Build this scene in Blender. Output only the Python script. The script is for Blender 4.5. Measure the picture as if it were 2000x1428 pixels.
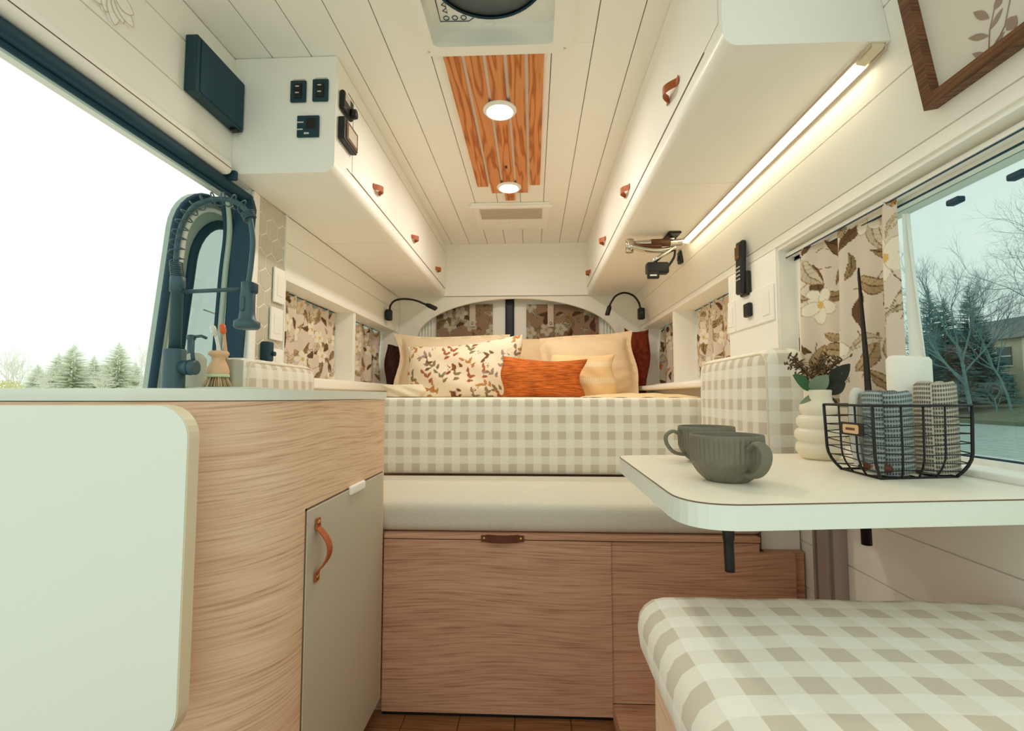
import bpy, bmesh, math, random
import numpy as np
from mathutils import Vector, Matrix

for _o in list(bpy.data.objects):
    bpy.data.objects.remove(_o)
scene = bpy.context.scene
COL = scene.collection
R = math.radians

# ------------------------------------------------------------------ camera
F_PX = 950.0                       # focal length in pixels of the 2000 px wide frame
PITCH = math.atan(60 / F_PX)
YAW = math.atan(41 * math.cos(PITCH) / F_PX)
EYE = np.array([0.0, 0.0, 0.87])
cam_data = bpy.data.cameras.new('camera')
cam_data.sensor_fit = 'HORIZONTAL'
cam_data.sensor_width = 36.0
cam_data.lens = 36.0 * F_PX / 2000.0
cam_data.clip_start = 0.02
cam_data.clip_end = 500
cam = bpy.data.objects.new('camera', cam_data)
COL.objects.link(cam)
cam.location = EYE
cam.rotation_euler = (math.pi / 2 + PITCH, 0, YAW)
scene.camera = cam

# ------------------------------------------------------------------ sky, exposure
world = bpy.data.worlds.new('overcast_sky')
scene.world = world
world.use_nodes = True
_bg = world.node_tree.nodes['Background']
_bg.inputs[0].default_value = (0.775, 0.848, 0.765, 1)
_bg.inputs[1].default_value = 0.93
scene.view_settings.view_transform = 'Standard'
scene.view_settings.look = 'None'
scene.view_settings.gamma = 1.0
scene.view_settings.use_curve_mapping = False
scene.view_settings.exposure = 0.54
scene.cycles.max_bounces = 16
scene.cycles.diffuse_bounces = 10
LAMP = 162.0        # strength of the two ceiling downlights
STRIP = 8.0         # strength of the under-cabinet strip

# ------------------------------------------------------------------ pixel -> place
def ray(u, v):
    x = (u - 1000) / F_PX; z = -(v - 714) / F_PX; y = 1.0
    y, z = y * math.cos(PITCH) - z * math.sin(PITCH), y * math.sin(PITCH) + z * math.cos(PITCH)
    x, y = x * math.cos(YAW) - y * math.sin(YAW), x * math.sin(YAW) + y * math.cos(YAW)
    return np.array([x, y, z])
def ax(u, v, X): d = ray(u, v); return EYE + d * X / d[0]
def ay(u, v, Y): d = ray(u, v); return EYE + d * Y / d[1]
def az(u, v, Z): d = ray(u, v); return EYE + d * (Z - EYE[2]) / d[2]

# ------------------------------------------------------------------ mesh helpers
def lin(c):
    c = c / 255.0
    return c / 12.92 if c <= 0.04045 else ((c + 0.055) / 1.055) ** 2.4
def C(r, g, b): return (lin(r), lin(g), lin(b), 1.0)

class B:
    """collects shapes, becomes one mesh"""
    def __init__(s):
        s.v = []; s.f = []; s.sm = []; s.uv = None; s.col = None; s.wn = False
    def add(s, vs, fs, smooth=False, M=None):
        o = len(s.v)
        if M is not None:
            vs = [tuple(M @ Vector(p)) for p in vs]
        s.v += [tuple(float(c) for c in p) for p in vs]
        s.f += [tuple(i + o for i in f) for f in fs]
        s.sm += [smooth] * len(fs)
        return s
    def box(s, lo, hi, M=None):
        x0, y0, z0 = lo; x1, y1, z1 = hi
        return s.add([(x0, y0, z0), (x1, y0, z0), (x1, y1, z0), (x0, y1, z0), (x0, y0, z1), (x1, y0, z1), (x1, y1, z1), (x0, y1, z1)],
                     [(0, 3, 2, 1), (4, 5, 6, 7), (0, 1, 5, 4), (1, 2, 6, 5), (2, 3, 7, 6), (3, 0, 4, 7)], False, M)
    def rbox(s, lo, hi, r=0.004, seg=2, M=None):
        bm = bmesh.new()
        bmesh.ops.create_cube(bm, size=1)
        for v in bm.verts:
            v.co = Vector([lo[i] + (v.co[i] + .5) * (hi[i] - lo[i]) for i in range(3)])
        r = min(r, .49 * min(hi[i] - lo[i] for i in range(3)))
        bmesh.ops.bevel(bm, geom=list(bm.edges), offset=r, segments=seg, profile=.5, affect='EDGES')
        bm.verts.index_update()
        vs = [tuple(v.co) for v in bm.verts]; fs = [tuple(v.index for v in f.verts) for f in bm.faces]
        bm.free(); s.wn = True
        return s.add(vs, fs, True, M)
    def prism(s, poly, axis, a, b, smooth=False, M=None):
        n = len(poly)
        def P(p, t):
            return (t, p[0], p[1]) if axis == 'x' else (p[0], t, p[1]) if axis == 'y' else (p[0], p[1], t)
        vs = [P(p, a) for p in poly] + [P(p, b) for p in poly]
        o = len(s.v)
        s.add(vs, [tuple(range(n))[::-1], tuple(range(n, 2 * n))], False, M)
        s.f += [(o + i, o + (i + 1) % n, o + n + (i + 1) % n, o + n + i) for i in range(n)]
        s.sm += [smooth] * n
        return s
    def tube(s, pts, r, n=8, closed=False, smooth=True, M=None):
        pts = [Vector(p) for p in pts]; m = len(pts)
        rr = r if isinstance(r, (list, tuple)) else [r] * m
        vs = []; prev = None
        for i, p in enumerate(pts):
            if closed: t = pts[(i + 1) % m] - pts[i - 1]
            else: t = pts[min(i + 1, m - 1)] - pts[max(i - 1, 0)]
            if t.length < 1e-9: t = Vector((0, 0, 1))
            t.normalize()
            if prev is None:
                up = Vector((0, 0, 1)) if abs(t.z) < .9 else Vector((1, 0, 0))
                a = t.cross(up).normalized()
            else:
                a = (prev - t * prev.dot(t))
                a = a.normalized() if a.length > 1e-6 else t.orthogonal().normalized()
            prev = a; b = t.cross(a)
            for k in range(n):
                w = 2 * math.pi * k / n
                vs.append(tuple(p + (a * math.cos(w) + b * math.sin(w)) * rr[i]))
        fs = []
        for i in range(m if closed else m - 1):
            j = (i + 1) % m
            fs += [(i * n + k, i * n + (k + 1) % n, j * n + (k + 1) % n, j * n + k) for k in range(n)]
        if not closed:
            fs += [tuple(range(n))[::-1], tuple((m - 1) * n + k for k in range(n))]
        return s.add(vs, fs, smooth, M)
    def lathe(s, prof, c=(0, 0, 0), n=32, smooth=True, M=None, rad=None, ring=False):
        vs = []
        for (r, z) in prof:
            for k in range(n):
                w = 2 * math.pi * k / n
                q = r * (rad(w, z) if rad else 1)
                vs.append((c[0] + q * math.cos(w), c[1] + q * math.sin(w), c[2] + z))
        fs = []
        for i in range(len(prof) - 1):
            fs += [(i * n + k, i * n + (k + 1) % n, (i + 1) * n + (k + 1) % n, (i + 1) * n + k) for k in range(n)]
        if ring: fs += [((len(prof) - 1) * n + k, (len(prof) - 1) * n + (k + 1) % n, (k + 1) % n, k) for k in range(n)]
        if prof[0][0] > 1e-6 and not ring: fs.append(tuple(range(n))[::-1])
        if prof[-1][0] > 1e-6 and not ring: fs.append(tuple((len(prof) - 1) * n + k for k in range(n)))
        return s.add(vs, fs, smooth, M)
    def cyl(s, p0, p1, r, n=16, r1=None):
        return s.tube([p0, p1], [r, r if r1 is None else r1], n)
    def grid(s, nu, nv, fn, uvfn=None, smooth=True, M=None):
        vs = []; uv = []
        for j in range(nv):
            for i in range(nu):
                a, b = i / (nu - 1), j / (nv - 1)
                vs.append(fn(a, b)); uv.append(uvfn(a, b) if uvfn else (a, b))
        fs = [(j * nu + i, j * nu + i + 1, (j + 1) * nu + i + 1, (j + 1) * nu + i) for j in range(nv - 1) for i in range(nu - 1)]
        if s.uv is None and not s.v: s.uv = []
        if s.uv is not None: s.uv += uv
        return s.add(vs, fs, smooth, M)

ORG = {}
def obj(name, b, m, parent=None, label=None, cat=None, group=None, kind=None):
    V = np.array(b.v, dtype=float).reshape(-1, 3)
    if parent is not None: org = ORG[parent.name]
    else:
        lo, hi = V.min(0), V.max(0)
        org = np.array([(lo[0] + hi[0]) / 2, (lo[1] + hi[1]) / 2, lo[2]])
    me = bpy.data.meshes.new(name)
    me.from_pydata((V - org).tolist(), [], b.f)
    me.polygons.foreach_set('use_smooth', b.sm)
    nl = len(me.loops)
    vi = np.empty(nl, dtype=np.int64); me.loops.foreach_get('vertex_index', vi)
    if b.uv is not None and len(b.uv) == len(V):
        uv = np.array(b.uv)[vi]
    else:
        npoly = len(me.polygons)
        nr = np.empty(npoly * 3); me.polygons.foreach_get('normal', nr); nr = np.abs(nr.reshape(-1, 3))
        lt = np.empty(npoly, dtype=np.int64); me.polygons.foreach_get('loop_total', lt)
        dom = np.repeat(nr.argmax(1), lt)
        P = V[vi]
        uv = np.where((dom == 2)[:, None], P[:, [0, 1]], np.where((dom == 1)[:, None], P[:, [0, 2]], P[:, [1, 2]]))
    me.uv_layers.new(name='uv').data.foreach_set('uv', uv.astype(np.float32).ravel())
    if b.col is not None:
        ca = me.color_attributes.new('print', 'FLOAT_COLOR', 'POINT')
        c = np.ones((len(V), 4), dtype=np.float32); c[:, :3] = np.array(b.col)
        ca.data.foreach_set('color', c.ravel())
    me.materials.append(m)
    o = bpy.data.objects.new(name, me); COL.objects.link(o)
    if b.wn:
        w = o.modifiers.new('wn', 'WEIGHTED_NORMAL'); w.keep_sharp = True
    if parent is not None: o.parent = parent
    else: o.location = org
    ORG[o.name] = org
    tag(o, label, cat, group, kind)
    return o
def tag(o, label=None, cat=None, group=None, kind=None):
    if label: o['label'] = label
    if cat: o['category'] = cat
    if group: o['group'] = group
    if kind: o['kind'] = kind
def thing(name, label, cat, loc, group=None, kind=None):
    o = bpy.data.objects.new(name, None); COL.objects.link(o)
    o.location = loc; o.empty_display_size = .05
    ORG[o.name] = np.array(loc, dtype=float)
    tag(o, label, cat, group, kind)
    return o
def rrect(x0, y0, x1, y1, r, n=6):
    out = []
    for cx, cy, a in ((x1 - r, y1 - r, 0), (x0 + r, y1 - r, 90), (x0 + r, y0 + r, 180), (x1 - r, y0 + r, 270)):
        for k in range(n + 1):
            w = R(a + 90 * k / n); out.append((cx + r * math.cos(w), cy + r * math.sin(w)))
    return out
def round_poly(pts, rs, n=8):
    out = []; m = len(pts)
    for i in range(m):
        p = Vector(pts[i]); a = (Vector(pts[i - 1]) - p).normalized(); b = (Vector(pts[(i + 1) % m]) - p).normalized()
        r = rs[i]
        if r <= 0: out.append(tuple(p)); continue
        p0, p1 = p + a * r, p + b * r
        for k in range(n + 1):
            t = k / n
            out.append(tuple(p0 * (1 - t) ** 2 + p * 2 * t * (1 - t) + p1 * t * t))
    return out
def bez(p0, p1, p2, p3, n=16):
    p0, p1, p2, p3 = map(Vector, (p0, p1, p2, p3))
    return [p0 * (1 - t) ** 3 + p1 * 3 * t * (1 - t) ** 2 + p2 * 3 * t * t * (1 - t) + p3 * t ** 3 for t in (i / n for i in range(n + 1))]
def smoothpath(pts, n=8):
    pts = [Vector(p) for p in pts]; out = []
    for i in range(len(pts) - 1):
        p0 = pts[max(i - 1, 0)]; p1 = pts[i]; p2 = pts[i + 1]; p3 = pts[min(i + 2, len(pts) - 1)]
        for k in range(n):
            t = k / n
            out.append(.5 * ((2 * p1) + (p2 - p0) * t + (2 * p0 - 5 * p1 + 4 * p2 - p3) * t * t + (3 * p1 - p0 - 3 * p2 + p3) * t ** 3))
    out.append(pts[-1])
    return out

# ------------------------------------------------------------------ materials
def mat(name, col, rough=.5, metal=0, noise=0, nscale=40, bump=0, bscale=300, spec=.4):
    m = bpy.data.materials.new(name); m.use_nodes = True
    nt = m.node_tree; p = nt.nodes['Principled BSDF']
    p.inputs['Base Color'].default_value = col
    p.inputs['Roughness'].default_value = rough
    p.inputs['Metallic'].default_value = metal
    p.inputs['Specular IOR Level'].default_value = spec
    tc = nt.nodes.new('ShaderNodeTexCoord')
    if noise:
        n = nt.nodes.new('ShaderNodeTexNoise'); n.inputs['Scale'].default_value = nscale; n.inputs['Detail'].default_value = 5
        nt.links.new(tc.outputs['Object'], n.inputs['Vector'])
        mx = nt.nodes.new('ShaderNodeMix'); mx.data_type = 'RGBA'
        mx.inputs[6].default_value = tuple(c * (1 - noise) for c in col[:3]) + (1,)
        mx.inputs[7].default_value = tuple(min(1, c * (1 + noise)) for c in col[:3]) + (1,)
        nt.links.new(n.outputs['Fac'], mx.inputs[0]); nt.links.new(mx.outputs[2], p.inputs['Base Color'])
    if bump:
        n2 = nt.nodes.new('ShaderNodeTexNoise'); n2.inputs['Scale'].default_value = bscale; n2.inputs['Detail'].default_value = 3
        nt.links.new(tc.outputs['Object'], n2.inputs['Vector'])
        bp = nt.nodes.new('ShaderNodeBump'); bp.inputs['Strength'].default_value = bump; bp.inputs['Distance'].default_value = .002
        nt.links.new(n2.outputs['Fac'], bp.inputs['Height']); nt.links.new(bp.outputs[0], p.inputs['Normal'])
    return m
def leafy(name, col, trans=.5):
    m = bpy.data.materials.new(name); m.use_nodes = True; nt = m.node_tree
    nt.nodes.remove(nt.nodes['Principled BSDF'])
    d = nt.nodes.new('ShaderNodeBsdfDiffuse'); t = nt.nodes.new('ShaderNodeBsdfTranslucent'); mx = nt.nodes.new('ShaderNodeMixShader')
    n = nt.nodes.new('ShaderNodeTexNoise'); n.inputs['Scale'].default_value = 2.0
    tc = nt.nodes.new('ShaderNodeTexCoord'); nt.links.new(tc.outputs['Object'], n.inputs['Vector'])
    rp = nt.nodes.new('ShaderNodeValToRGB'); nt.links.new(n.outputs['Fac'], rp.inputs[0])
    rp.color_ramp.elements[0].color = tuple(c * .9 for c in col[:3]) + (1,); rp.color_ramp.elements[1].color = col
    for q in (d, t): nt.links.new(rp.outputs[0], q.inputs[0])
    mx.inputs[0].default_value = trans
    nt.links.new(d.outputs[0], mx.inputs[1]); nt.links.new(t.outputs[0], mx.inputs[2]); nt.links.new(mx.outputs[0], nt.nodes['Material Output'].inputs[0])
    return m
class N:
    """tiny node helper"""
    def __init__(s, name, rough=.7):
        s.m = bpy.data.materials.new(name); s.m.use_nodes = True; s.nt = s.m.node_tree
        s.p = s.nt.nodes['Principled BSDF']; s.p.inputs['Roughness'].default_value = rough
        s.p.inputs['Specular IOR Level'].default_value = .3
        tc = s.nt.nodes.new('ShaderNodeTexCoord'); s.uv = tc.outputs['UV']; s.ob = tc.outputs['Object']
    def sep(s, v):
        n = s.nt.nodes.new('ShaderNodeSeparateXYZ'); s.nt.links.new(v, n.inputs[0]); return n.outputs
    def comb(s, x, y, z=0):
        n = s.nt.nodes.new('ShaderNodeCombineXYZ')
        for i, q in enumerate((x, y, z)): s.put(q, n.inputs[i])
        return n.outputs[0]
    def put(s, q, inp):
        if isinstance(q, (int, float)): inp.default_value = q
        elif isinstance(q, tuple): inp.default_value = q
        else: s.nt.links.new(q, inp)
    def math(s, op, a, b=0.0, c=0.0):
        n = s.nt.nodes.new('ShaderNodeMath'); n.operation = op
        s.put(a, n.inputs[0]); s.put(b, n.inputs[1]); s.put(c, n.inputs[2]); return n.outputs[0]
    def noise(s, v, scale, detail=4, dist=0, rough=.5):
        n = s.nt.nodes.new('ShaderNodeTexNoise'); s.put(v, n.inputs['Vector']); n.inputs['Scale'].default_value = scale
        n.inputs['Detail'].default_value = detail; n.inputs['Distortion'].default_value = dist; n.inputs['Roughness'].default_value = rough
        return n.outputs['Fac']
    def ramp(s, fac, stops):
        n = s.nt.nodes.new('ShaderNodeValToRGB'); s.put(fac, n.inputs[0]); e = n.color_ramp.elements
        while len(e) < len(stops): e.new(.5)
        for q, (pos, c) in zip(e, stops): q.position = pos; q.color = c
        return n.outputs[0]
    def mix(s, fac, a, b):
        n = s.nt.nodes.new('ShaderNodeMix'); n.data_type = 'RGBA'
        s.put(fac, n.inputs[0]); s.put(a, n.inputs[6]); s.put(b, n.inputs[7]); return n.outputs[2]
    def col(s, c): s.nt.links.new(c, s.p.inputs['Base Color']); return s
    def bump(s, h, strength=.3, dist=.002):
        n = s.nt.nodes.new('ShaderNodeBump'); n.inputs['Strength'].default_value = strength; n.inputs['Distance'].default_value = dist
        s.nt.links.new(h, n.inputs['Height']); s.nt.links.new(n.outputs[0], s.p.inputs['Normal']); return s

def gingham_mat(name, period, white, mid, dark):
    n = N(name, .9); u, v, _ = n.sep(n.uv)
    wob = n.math('MULTIPLY', n.math('SUBTRACT', n.noise(n.uv, 9, 2), .5), .006)
    su = n.math('GREATER_THAN', n.math('FRACT', n.math('DIVIDE', n.math('ADD', u, wob), period)), .5)
    sv = n.math('GREATER_THAN', n.math('FRACT', n.math('DIVIDE', n.math('ADD', v, wob), period)), .5)
    c = n.mix(n.math('MAXIMUM', su, sv), white, mid)
    c = n.mix(n.math('MULTIPLY', su, sv), c, dark)
    weave = n.noise(n.comb(n.math('MULTIPLY', n.math('ADD', u, v), 700), n.math('MULTIPLY', n.math('SUBTRACT', u, v), 200)), 1, 2)
    c2 = n.mix(n.math('MULTIPLY', weave, .16), c, C(150, 140, 120))
    return n.col(c2).bump(weave, .25).m
def herring_mat(name):
    n = N(name, .9); u, v, _ = n.sep(n.uv)
    tri = n.math('PINGPONG', u, .015)
    s = n.math('SINE', n.math('MULTIPLY', n.math('ADD', v, n.math('MULTIPLY', tri, 1.25)), 2 * math.pi / .0056))
    f = n.math('MULTIPLY_ADD', s, .5, .5)
    return n.col(n.mix(n.math('MULTIPLY', f, .62), C(238, 232, 216), C(132, 128, 120))).bump(f, .2, .001).m
def oak_mat(name, light, dark, mid=None, scale=1.0):
    n = N(name, .55); u, v, _ = n.sep(n.uv)
    wav = n.math('MULTIPLY', n.math('SUBTRACT', n.noise(n.comb(n.math('MULTIPLY', u, 1.3), n.math('MULTIPLY', v, 2.6)), 1, 1), .5), .10)
    vv = n.math('ADD', v, wav)
    big = n.noise(n.comb(n.math('MULTIPLY', u, 1.5 * scale), n.math('MULTIPLY', vv, 16 * scale)), 1, 2)
    fine = n.noise(n.comb(n.math('MULTIPLY', u, 6 * scale), n.math('MULTIPLY', vv, 230 * scale)), 1, 3, 0, .6)
    lines = n.math('POWER', fine, 2.0)
    f = n.math('ADD', n.math('MULTIPLY', big, .35), n.math('MULTIPLY', lines, 1.1))
    return n.col(n.ramp(f, [(.28, light), (.48, mid or tuple((a + b) / 2 for a, b in zip(light, dark))), (.74, dark)])).bump(fine, .12, .001).m
def pine_mat(name, light, mid, dark):
    n = N(name, .45)
    n.p.inputs['Specular IOR Level'].default_value = .35
    oi = n.nt.nodes.new('ShaderNodeObjectInfo'); rnd = oi.outputs['Random']
    x, y, z = n.sep(n.ob)
    xx = n.math('ADD', n.math('MULTIPLY', x, 12), n.math('MULTIPLY', n.math('SUBTRACT', rnd, .5), .8))
    yy = n.math('ADD', n.math('MULTIPLY', y, .8), n.math('MULTIPLY', rnd, 37))
    warp = n.noise(n.comb(xx, n.math('MULTIPLY', yy, 1.4)), 1.6, 2)
    d = n.math('ADD', n.math('ABSOLUTE', xx), n.math('MULTIPLY', warp, 2.2))
    s = n.math('MULTIPLY_ADD', n.math('SINE', n.math('MULTIPLY', d, 13)), .5, .5)
    s = n.math('POWER', s, 4)
    fine = n.noise(n.comb(n.math('MULTIPLY', x, 260), n.math('MULTIPLY', yy, 5)), 1, 3)
    f = n.math('ADD', n.math('MULTIPLY', s, .55), n.math('MULTIPLY', fine, .45))
    c = n.ramp(f, [(.15, light), (.45, mid), (.95, dark)])
    vo = n.nt.nodes.new('ShaderNodeTexVoronoi'); vo.feature = 'F1'; vo.inputs['Scale'].default_value = 1.0
    n.put(n.comb(n.math('MULTIPLY', x, 14), n.math('MULTIPLY', yy, 6.5), n.math('MULTIPLY', rnd, 9)), vo.inputs['Vector'])
    knot = n.math('LESS_THAN', vo.outputs['Distance'], .085)
    return n.col(n.mix(knot, c, C(62, 30, 10))).m
def print_mat(name, rough=.9, weave=500):
    n = N(name, rough); a = n.nt.nodes.new('ShaderNodeAttribute'); a.attribute_name = 'print'
    w = n.noise(n.uv, weave, 2)
    return n.col(n.mix(n.math('MULTIPLY', w, .14), a.outputs['Color'], C(120, 100, 80))).bump(w, .25).m
def fabric_mat(name, col, col2, sx, sy, strength=.5, contrast=1.0):
    n = N(name, .95); u, v, _ = n.sep(n.uv)
    w = n.noise(n.comb(n.math('MULTIPLY', u, sx), n.math('MULTIPLY', v, sy)), 1, 3, 0, .6)
    f = n.math('MULTIPLY_ADD', n.math('SUBTRACT', w, .5), 3.0 * contrast, .4)
    return n.col(n.mix(f, col, col2)).bump(w, strength).m
def waffle_mat(name, col, hole, cell, vstretch=1.0, dist=.004):
    n = N(name, .95); u, v, _ = n.sep(n.uv)
    a = n.math('ABSOLUTE', n.math('SINE', n.math('MULTIPLY', u, math.pi / cell)))
    b = n.math('ABSOLUTE', n.math('SINE', n.math('MULTIPLY', v, math.pi / (cell * vstretch))))
    h = n.math('MULTIPLY', a, b)
    c = n.ramp(h, [(.35, col), (.8, hole)])
    return n.col(c).bump(n.math('SUBTRACT', 1.0, h), .8, dist).m
def emit(name, col, strength):
    m = bpy.data.materials.new(name); m.use_nodes = True; nt = m.node_tree
    nt.nodes.remove(nt.nodes['Principled BSDF'])
    e = nt.nodes.new('ShaderNodeEmission'); e.inputs[0].default_value = col; e.inputs[1].default_value = strength
    nt.links.new(e.outputs[0], nt.nodes['Material Output'].inputs[0]); return m
def pane_mat(name, tint, gloss=.05):
    m = bpy.data.materials.new(name); m.use_nodes = True; nt = m.node_tree
    nt.nodes.remove(nt.nodes['Principled BSDF'])
    t = nt.nodes.new('ShaderNodeBsdfTransparent'); t.inputs[0].default_value = tint
    g = nt.nodes.new('ShaderNodeBsdfGlossy'); g.inputs['Roughness'].default_value = .02
    mx = nt.nodes.new('ShaderNodeMixShader'); mx.inputs[0].default_value = gloss
    nt.links.new(t.outputs[0], mx.inputs[1]); nt.links.new(g.outputs[0], mx.inputs[2])
    nt.links.new(mx.outputs[0], nt.nodes['Material Output'].inputs[0]); return m

M = {}
M['white'] = mat('white_paint', C(245, 244, 237), .5, noise=.015, nscale=6, bump=.02, bscale=500)
M['ceil'] = mat('ceiling_white_paint', C(250, 249, 243), .55, noise=.02, nscale=5)
M['cab'] = mat('cabinet_white_laminate', C(248, 247, 241), .4, noise=.01, nscale=8)
M['lam'] = mat('white_laminate', C(228, 234, 224), .35, bump=.05, bscale=700)
M['edge'] = mat('edge_banding', C(226, 214, 186), .5)
M['groove'] = mat('groove_shadow_gap', C(120, 96, 78), .9)
M['tile'] = mat('hex_tile_glaze', C(204, 196, 180), .25, noise=.03, nscale=15)
M['grout'] = mat('grout_white', C(238, 232, 216), .9)
M['oak'] = oak_mat('light_oak_veneer', C(240, 212, 182), C(196, 152, 122), C(230, 196, 164))
M['oakb'] = oak_mat('shaded_oak_veneer', C(218, 172, 144), C(156, 110, 88), C(202, 154, 126))  # same oak as the counter, with the shade on the bench painted in
M['floor'] = oak_mat('floor_vinyl', C(170, 118, 76), C(104, 64, 38))
M['pine'] = pine_mat('varnished_pine', C(228, 156, 98), C(212, 130, 70), C(158, 82, 36))
M['walnut'] = oak_mat('walnut_frame', C(128, 88, 58), C(62, 38, 24))
M['leather'] = mat('tan_leather', C(172, 88, 40), .5, noise=.2, nscale=60, bump=.2)
M['dleather'] = mat('dark_leather', C(96, 52, 30), .5, noise=.2, nscale=60)
M['brass'] = mat('brass', C(190, 150, 90), .3, 1)
M['black'] = mat('black_plastic', C(22, 22, 24), .4)
M['teal'] = mat('blue_black_plastic', C(14, 56, 70), .45)
M['seal'] = mat('blue_black_rubber', C(18, 60, 78), .6)
M['faucet'] = mat('gunmetal_faucet', C(64, 90, 98), .4, .15)
M['button'] = mat('printed_white_mark', C(200, 205, 200), .5)
M['chrome'] = mat('chrome', C(210, 205, 190), .12, 1)
M['alu'] = mat('satin_aluminium', C(176, 168, 164), .4, .6)
M['greydoor'] = mat('greige_laminate', C(198, 190, 172), .5)
M['ging'] = gingham_mat('gingham_cloth', .0615, C(246, 243, 232), C(238, 233, 219), C(212, 201, 184))
M['herr'] = herring_mat('herringbone_cloth')
M['cream'] = fabric_mat('cream_linen', C(247, 230, 202), C(238, 214, 180), 300, 300, .3)
M['cream2'] = fabric_mat('warm_cream_linen', C(248, 226, 192), C(240, 208, 168), 300, 300, .3)
M['sheet'] = fabric_mat('pale_sheet', C(232, 222, 200), C(220, 206, 180), 200, 200, .3)
M['orange'] = fabric_mat('burnt_orange_slub', C(226, 122, 52), C(120, 50, 16), 14, 190, .6, 1.0)
M['rust'] = fabric_mat('rust_velvet', C(134, 54, 30), C(84, 30, 20), 40, 40, .2)
M['plum'] = fabric_mat('dark_plum_cloth', C(70, 34, 34), C(40, 20, 22), 40, 40, .2)
M['print'] = print_mat('printed_linen')
M['tape'] = mat('taupe_strap', C(206, 190, 176), .8)
M['mug'] = mat('grey_green_stoneware', C(114, 110, 94), .6, noise=.12, nscale=90, bump=.1)
M['wire'] = mat('black_wire', C(22, 20, 22), .5)
M['ctowel'] = fabric_mat('white_terry', C(248, 246, 238), C(236, 233, 222), 220, 420, .5, .6)
M['btowel'] = waffle_mat('bluegrey_waffle_cloth', C(172, 182, 180), C(86, 98, 100), .0078)
M['knit'] = waffle_mat('oatmeal_knit', C(212, 203, 186), C(104, 98, 88), .0075, 1.0)
M['rope'] = mat('pale_cotton_rope', C(212, 208, 198), .9, noise=.1, nscale=300, bump=.6, bscale=600)
M['ceramic'] = mat('warm_white_ceramic', C(238, 226, 204), .4, noise=.02, nscale=30)
M['leaf'] = mat('eucalyptus_leaf', C(128, 142, 116), .6, noise=.1)
M['gleaf'] = mat('green_leaf', C(62, 104, 62), .5, noise=.15)
M['dleaf'] = mat('dark_leaf', C(38, 42, 32), .6)
M['twig'] = mat('seed_twig', C(96, 74, 46), .8)
M['beech'] = mat('beech_wood', C(222, 180, 140), .5, noise=.06, nscale=30)
M['bristle'] = mat('bristle', C(206, 178, 136), .8)
M['mint'] = mat('mint_plastic', C(196, 214, 176), .5)
M['greybox'] = mat('grey_stone', C(168, 170, 156), .6, noise=.05)
M['tray'] = mat('pale_tray', C(196, 206, 186), .5)
M['brush_o'] = mat('orange_plastic', C(226, 110, 60), .4)
M['brush_w'] = mat('white_plastic', C(232, 234, 226), .4)
M['grey_skin'] = mat('door_inner_skin', C(168, 186, 176), .45)
M['pane_clear'] = pane_mat('door_glass', (.42, .50, .47, 1), .12)
M['pane_teal'] = pane_mat('tinted_acrylic', (.80, .865, .86, 1), .03)
M['fanmesh'] = mat('fan_screen', C(150, 164, 166), .7, noise=.15, nscale=400)
M['grille'] = mat('grille_grey', C(206, 196, 180), .7, noise=.15, nscale=500)
M['lamp'] = emit('downlight_lens', (1.0, .93, .82, 1), LAMP)
M['strip'] = emit('strip_diffuser', (1.0, .84, .56, 1), STRIP)
M['art'] = mat('art_paper', C(220, 214, 202), .8)
M['artink'] = mat('art_ink', C(160, 138, 122), .8)
M['quilt'] = fabric_mat('ivory_quilt', C(238, 216, 172), C(226, 198, 150), 120, 120, .4)

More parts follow.
